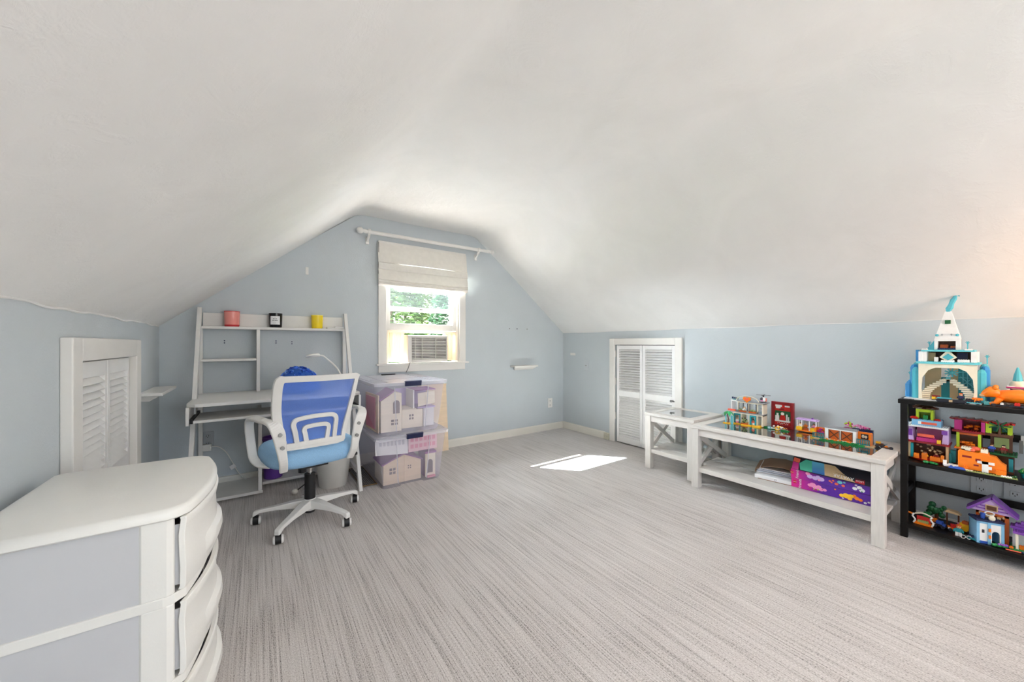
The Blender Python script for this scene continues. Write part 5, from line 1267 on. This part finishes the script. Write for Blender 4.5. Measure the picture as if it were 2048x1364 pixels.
# --- middle shelf
MZ = 0.4225
tk = toyset('toy_town_house', 'three storey lilac and orange toy house at the left end of the middle shelf', 3.035, 0.336, MZ)
m = MB(); rr = []
for z, k in ((0, .9), (.010, 1.0)): rr.append([(.078 * k * math.cos(a), .0 + .070 * k * math.sin(a), z) for a in [2 * PI * i / 20 for i in range(20)]])
m.loft(rr).build('round_base', T['red'], tk)
bk(tk, 'ground_wall', 'tan', [(-.076, -.062, -.045, .05, .010, .095, 0), (.064, .074, -.045, .05, .010, .095, 0), (-.07, .07, .045, .055, .010, .095, 0)]); bk(tk, 'teal_door', 'teal', [(-.062, -.052, -.050, -.035, .012, .088, 0), (.075, .083, -.035, -.02, .002, .060, 0)])
bk(tk, 'inner_wall', 'brown', [(-.06, .06, .036, .045, .010, .095, 0)], False)
bk(tk, 'counter', 'orange', [(-.050, -.030, -.055, -.040, .010, .034), (-.020, .0, -.060, -.040, .010, .042), (.010, .050, -.060, -.040, .010, .030), (.048, .060, -.06, -.045, .010, .044)]); figure(None, (-.008, -.05, .012), 'yellow', 'red', 'brown', parent=tk); figure(None, (.030, -.030, .012), 'dred', 'brown', 'brown', parent=tk)
m = MB()
for i in range(16): m.obox((random.uniform(-.05, .05), random.uniform(-.03, .03), random.uniform(.04, .085)), (.008, .006, .008), Matrix.Rotation(random.random() * 3, 3, 'Y'))
m.build('wall_goods', T['tan'], tk)
bk(tk, 'first_slab', 'dred', [(-.080, .078, -.055, .058, .095, .104)])
for x0, x1 in ((-.076, -.050), (.050, .074)): MB().prism([(x0, .104), (x1, .104), (x1 - (.008 if x0 < 0 else 0), .182), (x0 + (0 if x0 < 0 else .008), .182)], 'y', -.045, .05).build('curved_wall', T['lilac'], tk)
bk(tk, 'first_back_wall', 'pink', [(-.05, .05, .042, .05, .104, .182, 0)], False); bk(tk, 'pink_counter', 'magenta', [(-.040, .040, -.050, -.030, .104, .124), (-.036, .026, -.04, -.02, .124, .136, 0)]); bk(tk, 'coral_sign', 'coral', [(-.036, .024, -.054, -.042, .132, .146, 0)], False); bk(tk, 'yellow_chest', 'yellow', [(.034, .048, -.056, -.044, .104, .122)])
bk(tk, 'purple_window', 'purple', [(-.072, -.056, -.049, -.044, .13, .165, 0), (.050, .07, -.049, -.044, .155, .175, 0)], False)
bk(tk, 'second_slab', 'white', [(-.086, .074, -.058, .058, .182, .190)])
bk(tk, 'balcony', 'sky', [(-.058, .048, -.05, .045, .190, .222)]); bk(tk, 'coral_stripe', 'coral', [(-.022, .034, -.0525, -.049, .200, .212, 0)], False); bk(tk, 'lilac_stripe', 'white', [(-.034, -.022, -.0525, -.049, .198, .214, 0)], False)
for c_, r_ in (((-.050, -.03, .228), (.018, .016, .010)), ((.034, -.034, .226), (.014, .012, .008))): MB().ball(c_, r_, 10, 6).build('red_cushion', T['red'], tk, smooth=True)
bk(tk, 'top_room', 'lime', [(-.044, -.034, -.035, .03, .222, .275, 0), (.010, .020, -.035, .03, .222, .275, 0), (-.044, .020, .02, .03, .222, .275, 0), (-.044, .020, -.037, -.028, .264, .278, 0)]); bk(tk, 'green_chair', 'green', [(-.018, .0, -.03, -.012, .222, .246)])
m = MB()
for i in range(16):
    a = 2 * PI * i / 16; m.obox((-.012 + .034 * math.cos(a), -.005 + .030 * math.sin(a), .288 + .003 * (i % 3)), (.030, .016, .004), Matrix.Rotation(a, 3, 'Z') @ Matrix.Rotation(.35, 3, 'Y'))
m.build('leaf_roof', T['brown'], tk)
MB().ball((-.086, -.03, .108), .010, 10, 6).build('red_lantern', T['red'], tk, smooth=True)
th = toyset('toy_tree_house', 'lime green and magenta toy tree house in the middle of the middle shelf', 3.065, 0.160, MZ)
bk(th, 'base', 'brown', [(-.085, .100, -.05, .06, 0, .012)])
bk(th, 'trunk_wall', 'brown', [(-.085, .1, .045, .055, .012, .09, 0), (.028, .095, .010, .045, .090, .178, 0)])
bk(th, 'teal_post', 'teal', [(-.098, -.080, -.05, -.03, .012, .075, 0), (.085, .098, -.05, -.03, .012, .075, 0)])
bk(th, 'middle_floor', 'orange', [(-.085, .02, -.055, .055, .090, .098)]); bk(th, 'dark_floor', 'dgreen', [(.02, .110, -.055, .055, .086, .094)])
bk(th, 'lime_column', 'lime', [(-.078, -.068, -.05, -.038, .098, .178, 0), (-.008, .002, -.05, -.038, .098, .178, 0)]); bk(th, 'orange_beam', 'dorange', [(-.068, -.008, -.05, -.04, .166, .176, 0)])
bk(th, 'room_back', 'brown', [(-.078, .002, .035, .045, .098, .178, 0)], False); bk(th, 'round_window', 'olive', [(.040, .085, .002, .010, .115, .165, 0)])
m = MB()
for i in range(16): m.obox((random.uniform(-.068, -.012), random.uniform(-.05, .02), random.uniform(.10, .125)), (.014, .010, .008), Matrix.Rotation(random.random() * 3, 3, 'Z'))
m.build('orange_pieces', T['orange'], th)
figure(None, (.034, -.035, .096), 'blue', 'navy', 'brown', parent=th); figure(None, (.07, -.03, .096), 'dred', 'brown', 'dark', parent=th)
bk(th, 'upper_floor', 'dred', [(-.092, .015, -.058, .055, .178, .188)]); bk(th, 'brown_floor', 'brown', [(.015, .098, -.050, .055, .178, .190)])
bk(th, 'magenta_room', 'magenta', [(-.085, -.060, -.050, .045, .188, .240, 0), (.002, .014, -.050, .045, .188, .240, 0), (-.085, .014, .038, .045, .188, .240, 0)]); bk(th, 'red_room_back', 'dred', [(-.060, .002, .028, .038, .188, .240, 0)], False)
m = MB()
for i in range(12): m.obox((random.uniform(-.05, .0), random.uniform(-.05, .01), random.uniform(.19, .215)), (.012, .010, .008), Matrix.Rotation(random.random() * 3, 3, 'Z'))
m.build('room_goods', T['orange'], th)
m = MB()
for i in range(9): m.obox((-.092 + .0125 * i, -.025, .246 + .003 * (i % 2)), (.018, .066, .006), Matrix.Rotation((-1) ** i * .2, 3, 'Y'))
m.build('red_roof', T['dred'], th)
bk(th, 'lime_room', 'lime', [(.016, .034, -.048, .03, .190, .234, 0), (.082, .096, -.048, .03, .190, .234, 0), (.034, .082, .0, .03, .190, .234, 0), (.016, .096, -.05, -.03, .224, .238, 0)]); bk(th, 'arched_window', 'teal', [(.036, .052, -.006, .0, .195, .225, 0), (.064, .080, -.006, .0, .195, .225, 0)], False)
m = MB()
for i in range(9): m.obox((.020 + .0095 * i, -.03, .242 + .004 * math.sin(i)), (.016, .05, .008), Matrix.Rotation((-1) ** i * .25, 3, 'Y'))
m.build('leaf_roof', T['red'], th)
m = MB()
for k in range(7):
    a = 2 * PI * k / 7; m.obox((.058 + .020 * math.cos(a), -.055, .232 + .014 * math.sin(a)), (.030, .008, .005), Matrix.Rotation(-a, 3, 'Y'))
m.build('palm_leaf', T['dgreen'], th); MB().cyl((.058, -.052, .190), (.058, -.054, .232), .005, seg=8).build('palm_trunk', T['brown'], th)
fx = toyset('toy_fox_house', 'orange and white blocky toy house shaped like an animal on the middle shelf', 2.962, 0.150, MZ)
m = MB().prism([(-.078, .004), (.070, .004), (.070, .050), (.056, .060), (.040, .085), (.010, .090), (-.070, .098), (-.078, .090)], 'y', -.012, .028); m.build('body', T['orange'], fx, bevel=.001)
bk(fx, 'body_stud_row', 'orange', [(-.070, -.055, -.010, .026, .098, .104), (-.012, .02, -.010, .026, .088, .096)])
bk(fx, 'white_top', 'cream', [(-.068, -.030, -.010, .026, .098, .112), (-.006, .016, -.008, .022, .096, .112)])
bk(fx, 'white_chest', 'white', [(-.002, .018, -.018, -.012, .004, .056, 0), (-.016, .036, -.018, -.012, .044, .056, 0), (.018, .028, -.018, -.012, .020, .034, 0)])
bk(fx, 'slot', 'dred', [(-.064, -.034, -.0125, -.010, .062, .072, 0), (-.022, -.006, -.0125, -.010, .050, .064, 0), (-.028, -.012, -.0125, -.010, .026, .034, 0)], False)
bk(fx, 'foot', 'orange', [(-.06, -.045, -.026, -.010, .0, .018), (.040, .068, -.022, -.010, .0, .026)])
m = MB().ball((-.022, .0, .112), (.016, .012, .010), 8, 5).ball((-.030, -.012, .104), .008, 8, 5); m.build('orange_pile', T['coral'], fx)
bp = toyset('toy_garden_plate', 'flat olive green toy base plate under the orange toy house', 2.952, 0.125, MZ - .0002, 'toy plate')
bk(bp, 'plate', 'olive', [(-.075, .078, -.036, -.015, 0, .003)])
m = MB().ball((.070, -.018, .010), .006, 8, 5).ball((.062, -.026, .008), .005, 8, 5); m.build('small_plant', T['dgreen'], bp); bk(bp, 'white_path', 'white', [(.030, .062, -.034, -.022, .003, .008)])
pw = toyset('toy_plane', 'white and dark blue toy plane lying at the front of the middle shelf', 2.945, 0.248, MZ, 'toy plane')
MB().obox((0, 0, .010), (.060, .012, .012), Matrix.Rotation(.5, 3, 'Z')).obox((.004, 0, .013), (.016, .050, .004), Matrix.Rotation(.4, 3, 'Z')).obox((-.022, -.012, .024), (.014, .004, .022), Matrix.Rotation(.5, 3, 'Z')).build('white_body', T['white'], pw, bevel=.001)
MB().prism([(-.010, .001), (.050, .001), (.040, .012), (-.002, .014)], 'y', -.024, -.014).build('blue_hull', T['blue'], pw); MB().obox((.048, -.018, .004), (.044, .012, .006), Matrix.Rotation(-.1, 3, 'Z')).build('white_wing', T['cream'], pw)
gl = toyset('toy_crocodile_plate', 'small green toy piece on the middle shelf before the lilac house', 2.935, 0.322, MZ, 'toy set')
MB().ball((-.014, 0, .007), (.012, .009, .008), 10, 6).ball((.008, .004, .006), (.016, .010, .007), 10, 6).ball((.022, 0, .005), (.008, .008, .006), 8, 5).build('green_piece', T['green'], gl, smooth=True)
gp = toyset('toy_pot_plant', 'green toy pot plant on the middle shelf near the frame edge', 2.99, 0.028, MZ, 'toy plant')
MB().lathe([(.010, 0), (.014, .02), (.012, .022)], seg=12).build('pot', T['teal'], gp); m = MB()
for k in range(7): m.ball((.012 * math.cos(k), .012 * math.sin(k), .028 + .003 * (k % 3)), .009, 8, 5)
m.build('leaves', T['green'], gp)
# --- bottom shelf
LZ = 0.0775
cb_ = toyset('toy_carnival_ride', 'orange and white toy ride at the left end of the bottom shelf', 2.975, 0.350, LZ, 'toy vehicle')
bk(cb_, 'base', 'orange', [(-.034, .036, -.018, .012, .0, .010)]); bk(cb_, 'red_back', 'red', [(-.024, .026, .004, .012, .010, .040, 0)]); bk(cb_, 'green_seat', 'olive', [(-.02, .020, -.010, .004, .010, .020)])
for x in (-.036, .030): MB().tube(smooth_path([(x + .002, -.016, .004), (x + .008, -.016, .022), (x - .002, -.016, .040), (x + .004, -.010, .052)], 4), .004, 6).build('white_arm', T['white'], cb_, smooth=True)
MB().tube(smooth_path([(-.03, 0, .050), (0, 0, .060), (.032, 0, .050)], 5), .004, 6).build('canopy_hoop', T['cream'], cb_, smooth=True); MB().tube([(-.085, 0, .052), (-.06, 0, .050), (-.034, 0, .044)], .005, 6).build('orange_tail', T['orange'], cb_, smooth=True)
tt = toyset('toy_tree', 'dark green toy tree at the back of the bottom shelf', 3.07, 0.312, LZ, 'toy tree')
MB().cyl((0, 0, 0), (0, 0, .05), .008, seg=8).build('trunk', T['brown'], tt); m = MB()
for i in range(16): m.ball((random.uniform(-.030, .030), random.uniform(-.02, .02), random.uniform(.045, .092)), random.uniform(.010, .016), 8, 5)
m.build('foliage', T['dgreen'], tt); bk(tt, 'bush', 'green', [(-.045, -.02, -.03, -.01, 0, .045)])
pav = toyset('toy_pavilion', 'tan roofed toy stand beside the dark green toy tree', 3.075, 0.255, LZ, 'toy set')
MB().prism([(-.028, .074), (.030, .070), (.018, .082), (-.018, .086)], 'y', -.02, .02).build('roof', T['tan'], pav); m = MB()
for x in (-.02, .02): m.box(x - .003, x + .003, -.003, .003, 0, .074)
m.build('post', T['brown'], pav)
specs = [('toy_car', 'red and orange toy car heaped behind the orange ride', 3.02, .315, 'red', 'orange', 'toy vehicle'), ('toy_buggy', 'black and blue toy buggy in the heap on the bottom shelf', 3.00, .292, 'dark', 'blue', 'toy vehicle'),
         ('toy_stall', 'yellow toy stall in the heap on the bottom shelf', 3.025, .205, 'yellow', 'dorange', 'toy set'), ('toy_cart', 'orange toy cart with red load in the heap on the bottom shelf', 3.0, .245, 'orange', 'red', 'toy vehicle'),
         ('toy_scooter', 'purple and pink toy scooter in the heap on the bottom shelf', 3.05, .225, 'purple', 'pink', 'toy vehicle')]
for nm, lb, x, y, c1, c2, cat_ in specs:
    r = toyset(nm, lb, x, y, LZ, cat_, random.uniform(-.5, .5))
    h_ = .045 if 'stall' in nm else .020
    bk(r, 'body', c1, [(-.022, .022, -.011, .011, .008, h_)]); bk(r, 'load', c2, [(-.012, .010, -.012, .008, h_, h_ + .014), (.012, .022, -.013, .0, .012, .026)])
    m = MB()
    for xx in (-.014, .014): m.cyl((xx, -.016, .008), (xx, -.011, .008), .008, seg=12).cyl((xx, .011, .008), (xx, .016, .008), .008, seg=12)
    m.build('wheel', T['dark'], r)
    bk(r, 'trim', 'white', [(-.022, -.014, -.0125, .0, .010, .018, 0)], False)
f1 = figure(None, (2.945, 0.225, LZ), 'teal', 'white', 'dorange', 'toy figure in teal top standing before the heap on the bottom shelf', rz=-PI / 2, s=1.45)
f1['category'] = 'toy figure'
sbd = toyset('toy_boat', 'dark blue toy boat lying before the blue and white toy shop', 2.945, 0.185, LZ, 'toy boat', -.5)
rr = []
for x, w_, h_ in ((-.034, .002, .006), (-.022, .008, .011), (.0, .011, .013), (.022, .008, .011), (.034, .002, .006)): rr.append([(x, -w_, .004), (x, w_, .004), (x, w_ * .8, h_), (x, -w_ * .8, h_)])
MB().loft(rr).build('hull', T['teal'], sbd, smooth=True); bk(sbd, 'seat', 'navy', [(-.010, .010, -.006, .006, .012, .020)])
bg_ = toyset('toy_bicycle', 'small white wheeled toy bicycle before the toy boat', 2.930, 0.200, LZ, 'toy vehicle', .4)
for x in (-.010, .010): MB().tube([(x + .008 * math.cos(a), 0, .009 + .008 * math.sin(a)) for a in [2 * PI * k / 14 for k in range(14)]], .0014, 5, True).build('wheel', T['white'], bg_)
MB().tube([(-.010, 0, .009), (0, 0, .018), (.010, 0, .009)], .0015, 5).build('frame', T['dark'], bg_)
shp = toyset('toy_shop', 'light blue and white toy shop with arched door on the bottom shelf', 2.975, 0.140, LZ, 'toy set', .45)
bk(shp, 'corner_wall', 'sky', [(-.046, -.036, -.034, .03, 0, .105, 0), (.034, .044, -.034, .03, 0, .105, 0), (-.046, .044, .024, .03, 0, .105, 0), (-.010, .0, -.036, -.026, 0, .105, 0), (-.046, .044, -.034, -.024, .098, .108, 0)])
bk(shp, 'white_panel', 'white', [(-.036, -.010, -.032, -.026, .012, .098, 0)], False); bk(shp, 'dark_window', 'dark', [(-.028, -.020, -.033, -.031, .052, .068, 0)], False); bk(shp, 'blue_base', 'blue', [(-.036, -.010, -.033, -.025, 0, .012, 0)], False)
m = MB()
inn = [(.004, .008), (.004, .050)] + [(.017 + .013 * math.cos(PI - PI * k / 6), .050 + .016 * math.sin(PI * k / 6)) for k in range(1, 6)] + [(.030, .050), (.030, .008)]
out_ = [(0, .008), (0, .058), (0, .098), (.006, .098), (.017, .098), (.028, .098), (.034, .098), (.034, .058), (.034, .008)]
for i in range(8): m.prism([inn[i], inn[i + 1], out_[i + 1], out_[i]], 'y', -.033, -.026)
m.build('door_wall', T['white'], shp); bk(shp, 'orange_sign', 'orange', [(-.008, -.001, -.040, -.035, .062, .078, 0), (-.008, -.001, -.040, -.035, .030, .046, 0)], False)
bk(shp, 'navy_roof', 'navy', [(-.048, .046, -.036, .032, .108, .116)]); m = MB().ball((.006, -.030, .128), (.012, .006, .014), 10, 6); m.build('roof_badge', T['cream'], shp, smooth=True)
MB().lathe([(.007, .116), (.009, .142), (.004, .144)], (-.016, -.010, 0), 10).build('blue_cup', T['blue'], shp); MB().tube([(.016 * math.cos(a) + .01, .0, .140 + .010 * math.sin(a)) for a in [2 * PI * k / 12 for k in range(12)]], .003, 6, True).build('white_hoop', T['white'], shp)
m = MB()
for k, c in enumerate(range(6)): m.ball((.004 + .008 * k, -.048 + .003 * (k % 2), .008), .008, 8, 5)
m.build('flower_bed', T['green'], shp); m = MB()
for k in range(4): m.ball((.020 + .008 * k, -.050, .014), .006, 8, 5)
m.build('blossoms', T['purple'], shp)
hs = toyset('toy_gabled_house', 'tan toy house with large purple gable behind the light blue shop', 3.035, 0.128, LZ)
bk(hs, 'wall', 'dorange', [(-.046, -.034, -.03, .04, 0, .140, 0), (.042, .054, -.03, .04, 0, .140, 0), (-.046, .054, .034, .04, 0, .14, 0), (-.046, .054, -.03, .0, .128, .140, 0)])
MB().prism([(-.062, .140), (.068, .140), (.003, .205)], 'y', -.032, .036).build('gable', T['lilac'], hs)
m = MB()
for z in (.152, .166): m.box(-.058 + (z - .14) * 1.0, .064 - (z - .14) * 1.0, -.035, -.031, z, z + .005)
m.build('gable_strip', T['purple'], hs)
for sg in (-1, 1):
    L_ = math.hypot(.075, .075); MB().obox((.003 + sg * .038, .0, .176), (.110, .080, .010), Matrix.Rotation(sg * .785, 3, 'Y')).build('roof_slope', T['plum'] if 'plum' in T else T['purple'], hs)
bk(hs, 'gable_window_frame', 'tan', [(-.016, .022, -.038, -.030, .150, .178, 0)], False); bk(hs, 'gable_window', 'brown', [(-.012, .018, -.040, -.036, .154, .174, 0)], False)
m = MB()
for i in range(10): m.obox((random.uniform(-.04, .05), random.uniform(-.035, -.02), random.uniform(.118, .135)), (.012, .010, .010), Matrix.Rotation(random.random() * 3, 3, 'Z'))
m.build('balcony_goods', T['tan'], hs)
ph_ = toyset('toy_veranda_house', 'white toy house with purple roof at the right end of the bottom shelf in view', 3.0, 0.020, LZ)
bk(ph_, 'green_plate', 'green', [(-.050, .06, -.05, .05, 0, .006)]); bk(ph_, 'wall', 'white', [(-.044, -.034, .0, .04, .006, .090, 0), (-.044, .05, .034, .04, .006, .09, 0)])
for x in (-.034, -.008, .024): bk(ph_, 'veranda_post', 'cream', [(x, x + .008, -.038, -.030, .006, .080, 0)])
bk(ph_, 'veranda_roof', 'purple', [(-.042, .05, -.044, .0, .080, .090)]); bk(ph_, 'roof', 'purple', [(-.050, .055, -.004, .05, .092, .102), (-.036, .055, .004, .04, .102, .114), (-.02, .055, .010, .03, .114, .126)]); bk(ph_, 'orange_seat', 'orange', [(-.024, -.008, -.03, -.01, .006, .022), (-.052, -.040, -.048, -.03, .006, .012)])
wd_ = toyset('toy_stick', 'small orange toy stick at the front of the bottom shelf', 2.935, 0.060, LZ, 'toy', .2)
MB().cyl((-.022, 0, .003), (.022, 0, .003), .003, seg=8).build('stick', T['coral'], wd_); MB().ball((.026, 0, .005), .005, 8, 5).build('knob', T['navy'], wd_)
bdg = toyset('wall_clip', 'small white clip on the bookcase back rail', 3.140, 0.036, 0.555, 'clip')
bk(bdg, 'clip', M_WPLAS, [(-.006, .006, 0, .006, 0, .045, 0)], False)

# ================================================================== OUTSIDE THE WINDOW
M_LEAF = [mat('leaf green %d' % i, c, 0.7, 0.25, 6, trans=0.12) for i, c in enumerate(((58, 84, 44), (84, 104, 50), (44, 74, 52)))]
M_BARK = mat('bark', (96, 84, 74), .9, .2, 12)
def tree(label, x, y, z0, h, r, k, n=1500):
    t = thing('garden_tree', label, 'tree', (x, y, z0), 0, 'trees outside the window')
    MB().tube(smooth_path([(0, 0, 0), (.08, .05, h * .35), (-.05, 0, h * .7), (0, 0, h * .95)], 4), [.16 * (1 - i / 14) for i in range(13)], 8).build('trunk', M_BARK, t, smooth=True)
    rnd = random.Random(k + 11); m = MB()
    for i in range(n):
        a = rnd.uniform(0, 2 * PI); u = rnd.uniform(-1, 1); q = rnd.uniform(.45, 1.0) ** .5 * (1 + .22 * math.sin(3 * a + k) * math.cos(2.5 * u))
        c = Vector((r * q * math.cos(a) * math.sqrt(1 - u * u), r * q * math.sin(a) * math.sqrt(1 - u * u), h * .62 + h * .40 * q * u))
        R_ = Matrix.Rotation(rnd.uniform(0, 6.3), 3, 'Z') @ Matrix.Rotation(rnd.uniform(-1.2, 1.2), 3, 'X')
        s_ = rnd.uniform(.05, .10)
        m.add([c + R_ @ Vector(p) for p in ((-s_, 0, 0), (0, -s_ * .6, .02), (s_, 0, 0), (0, s_ * .6, .02))], [(0, 1, 2, 3)])
    o = m.build('foliage', M_LEAF[k % 3], t); o['kind'] = 'stuff'
tree('leafy green tree outside the window on the left', 2.85, 9.5, -2.6, 6.2, 0.90, 0, 6500)
tree('yellowish green tree outside, far back between the other two', 4.75, 14.0, -2.6, 7.0, 1.55, 1, 9000)
tree('bluish green tree outside the window on the right', 4.75, 9.9, -2.6, 5.7, 0.75, 2, 5500)
structure(MB().loft([[(-1.5, YG + .13, .62), (4.5, YG + .13, .62), (4.5, YG + .13, .52), (-1.5, YG + .13, .52)], [(-1.5, 6.8, .30), (4.5, 6.8, .30), (4.5, 6.8, .20), (-1.5, 6.8, .20)]]).build('roof', mat('pale bounce slab', (222, 220, 216), .8, .05, 30, .2, 200)))  # unseen pale slab added to bounce sunlight up onto the ceiling
structure(MB().box(-12, 24, 3.7, 40, -2.7, -2.6).build('ground', mat('lawn', (96, 122, 70), .9, .2, 3)))
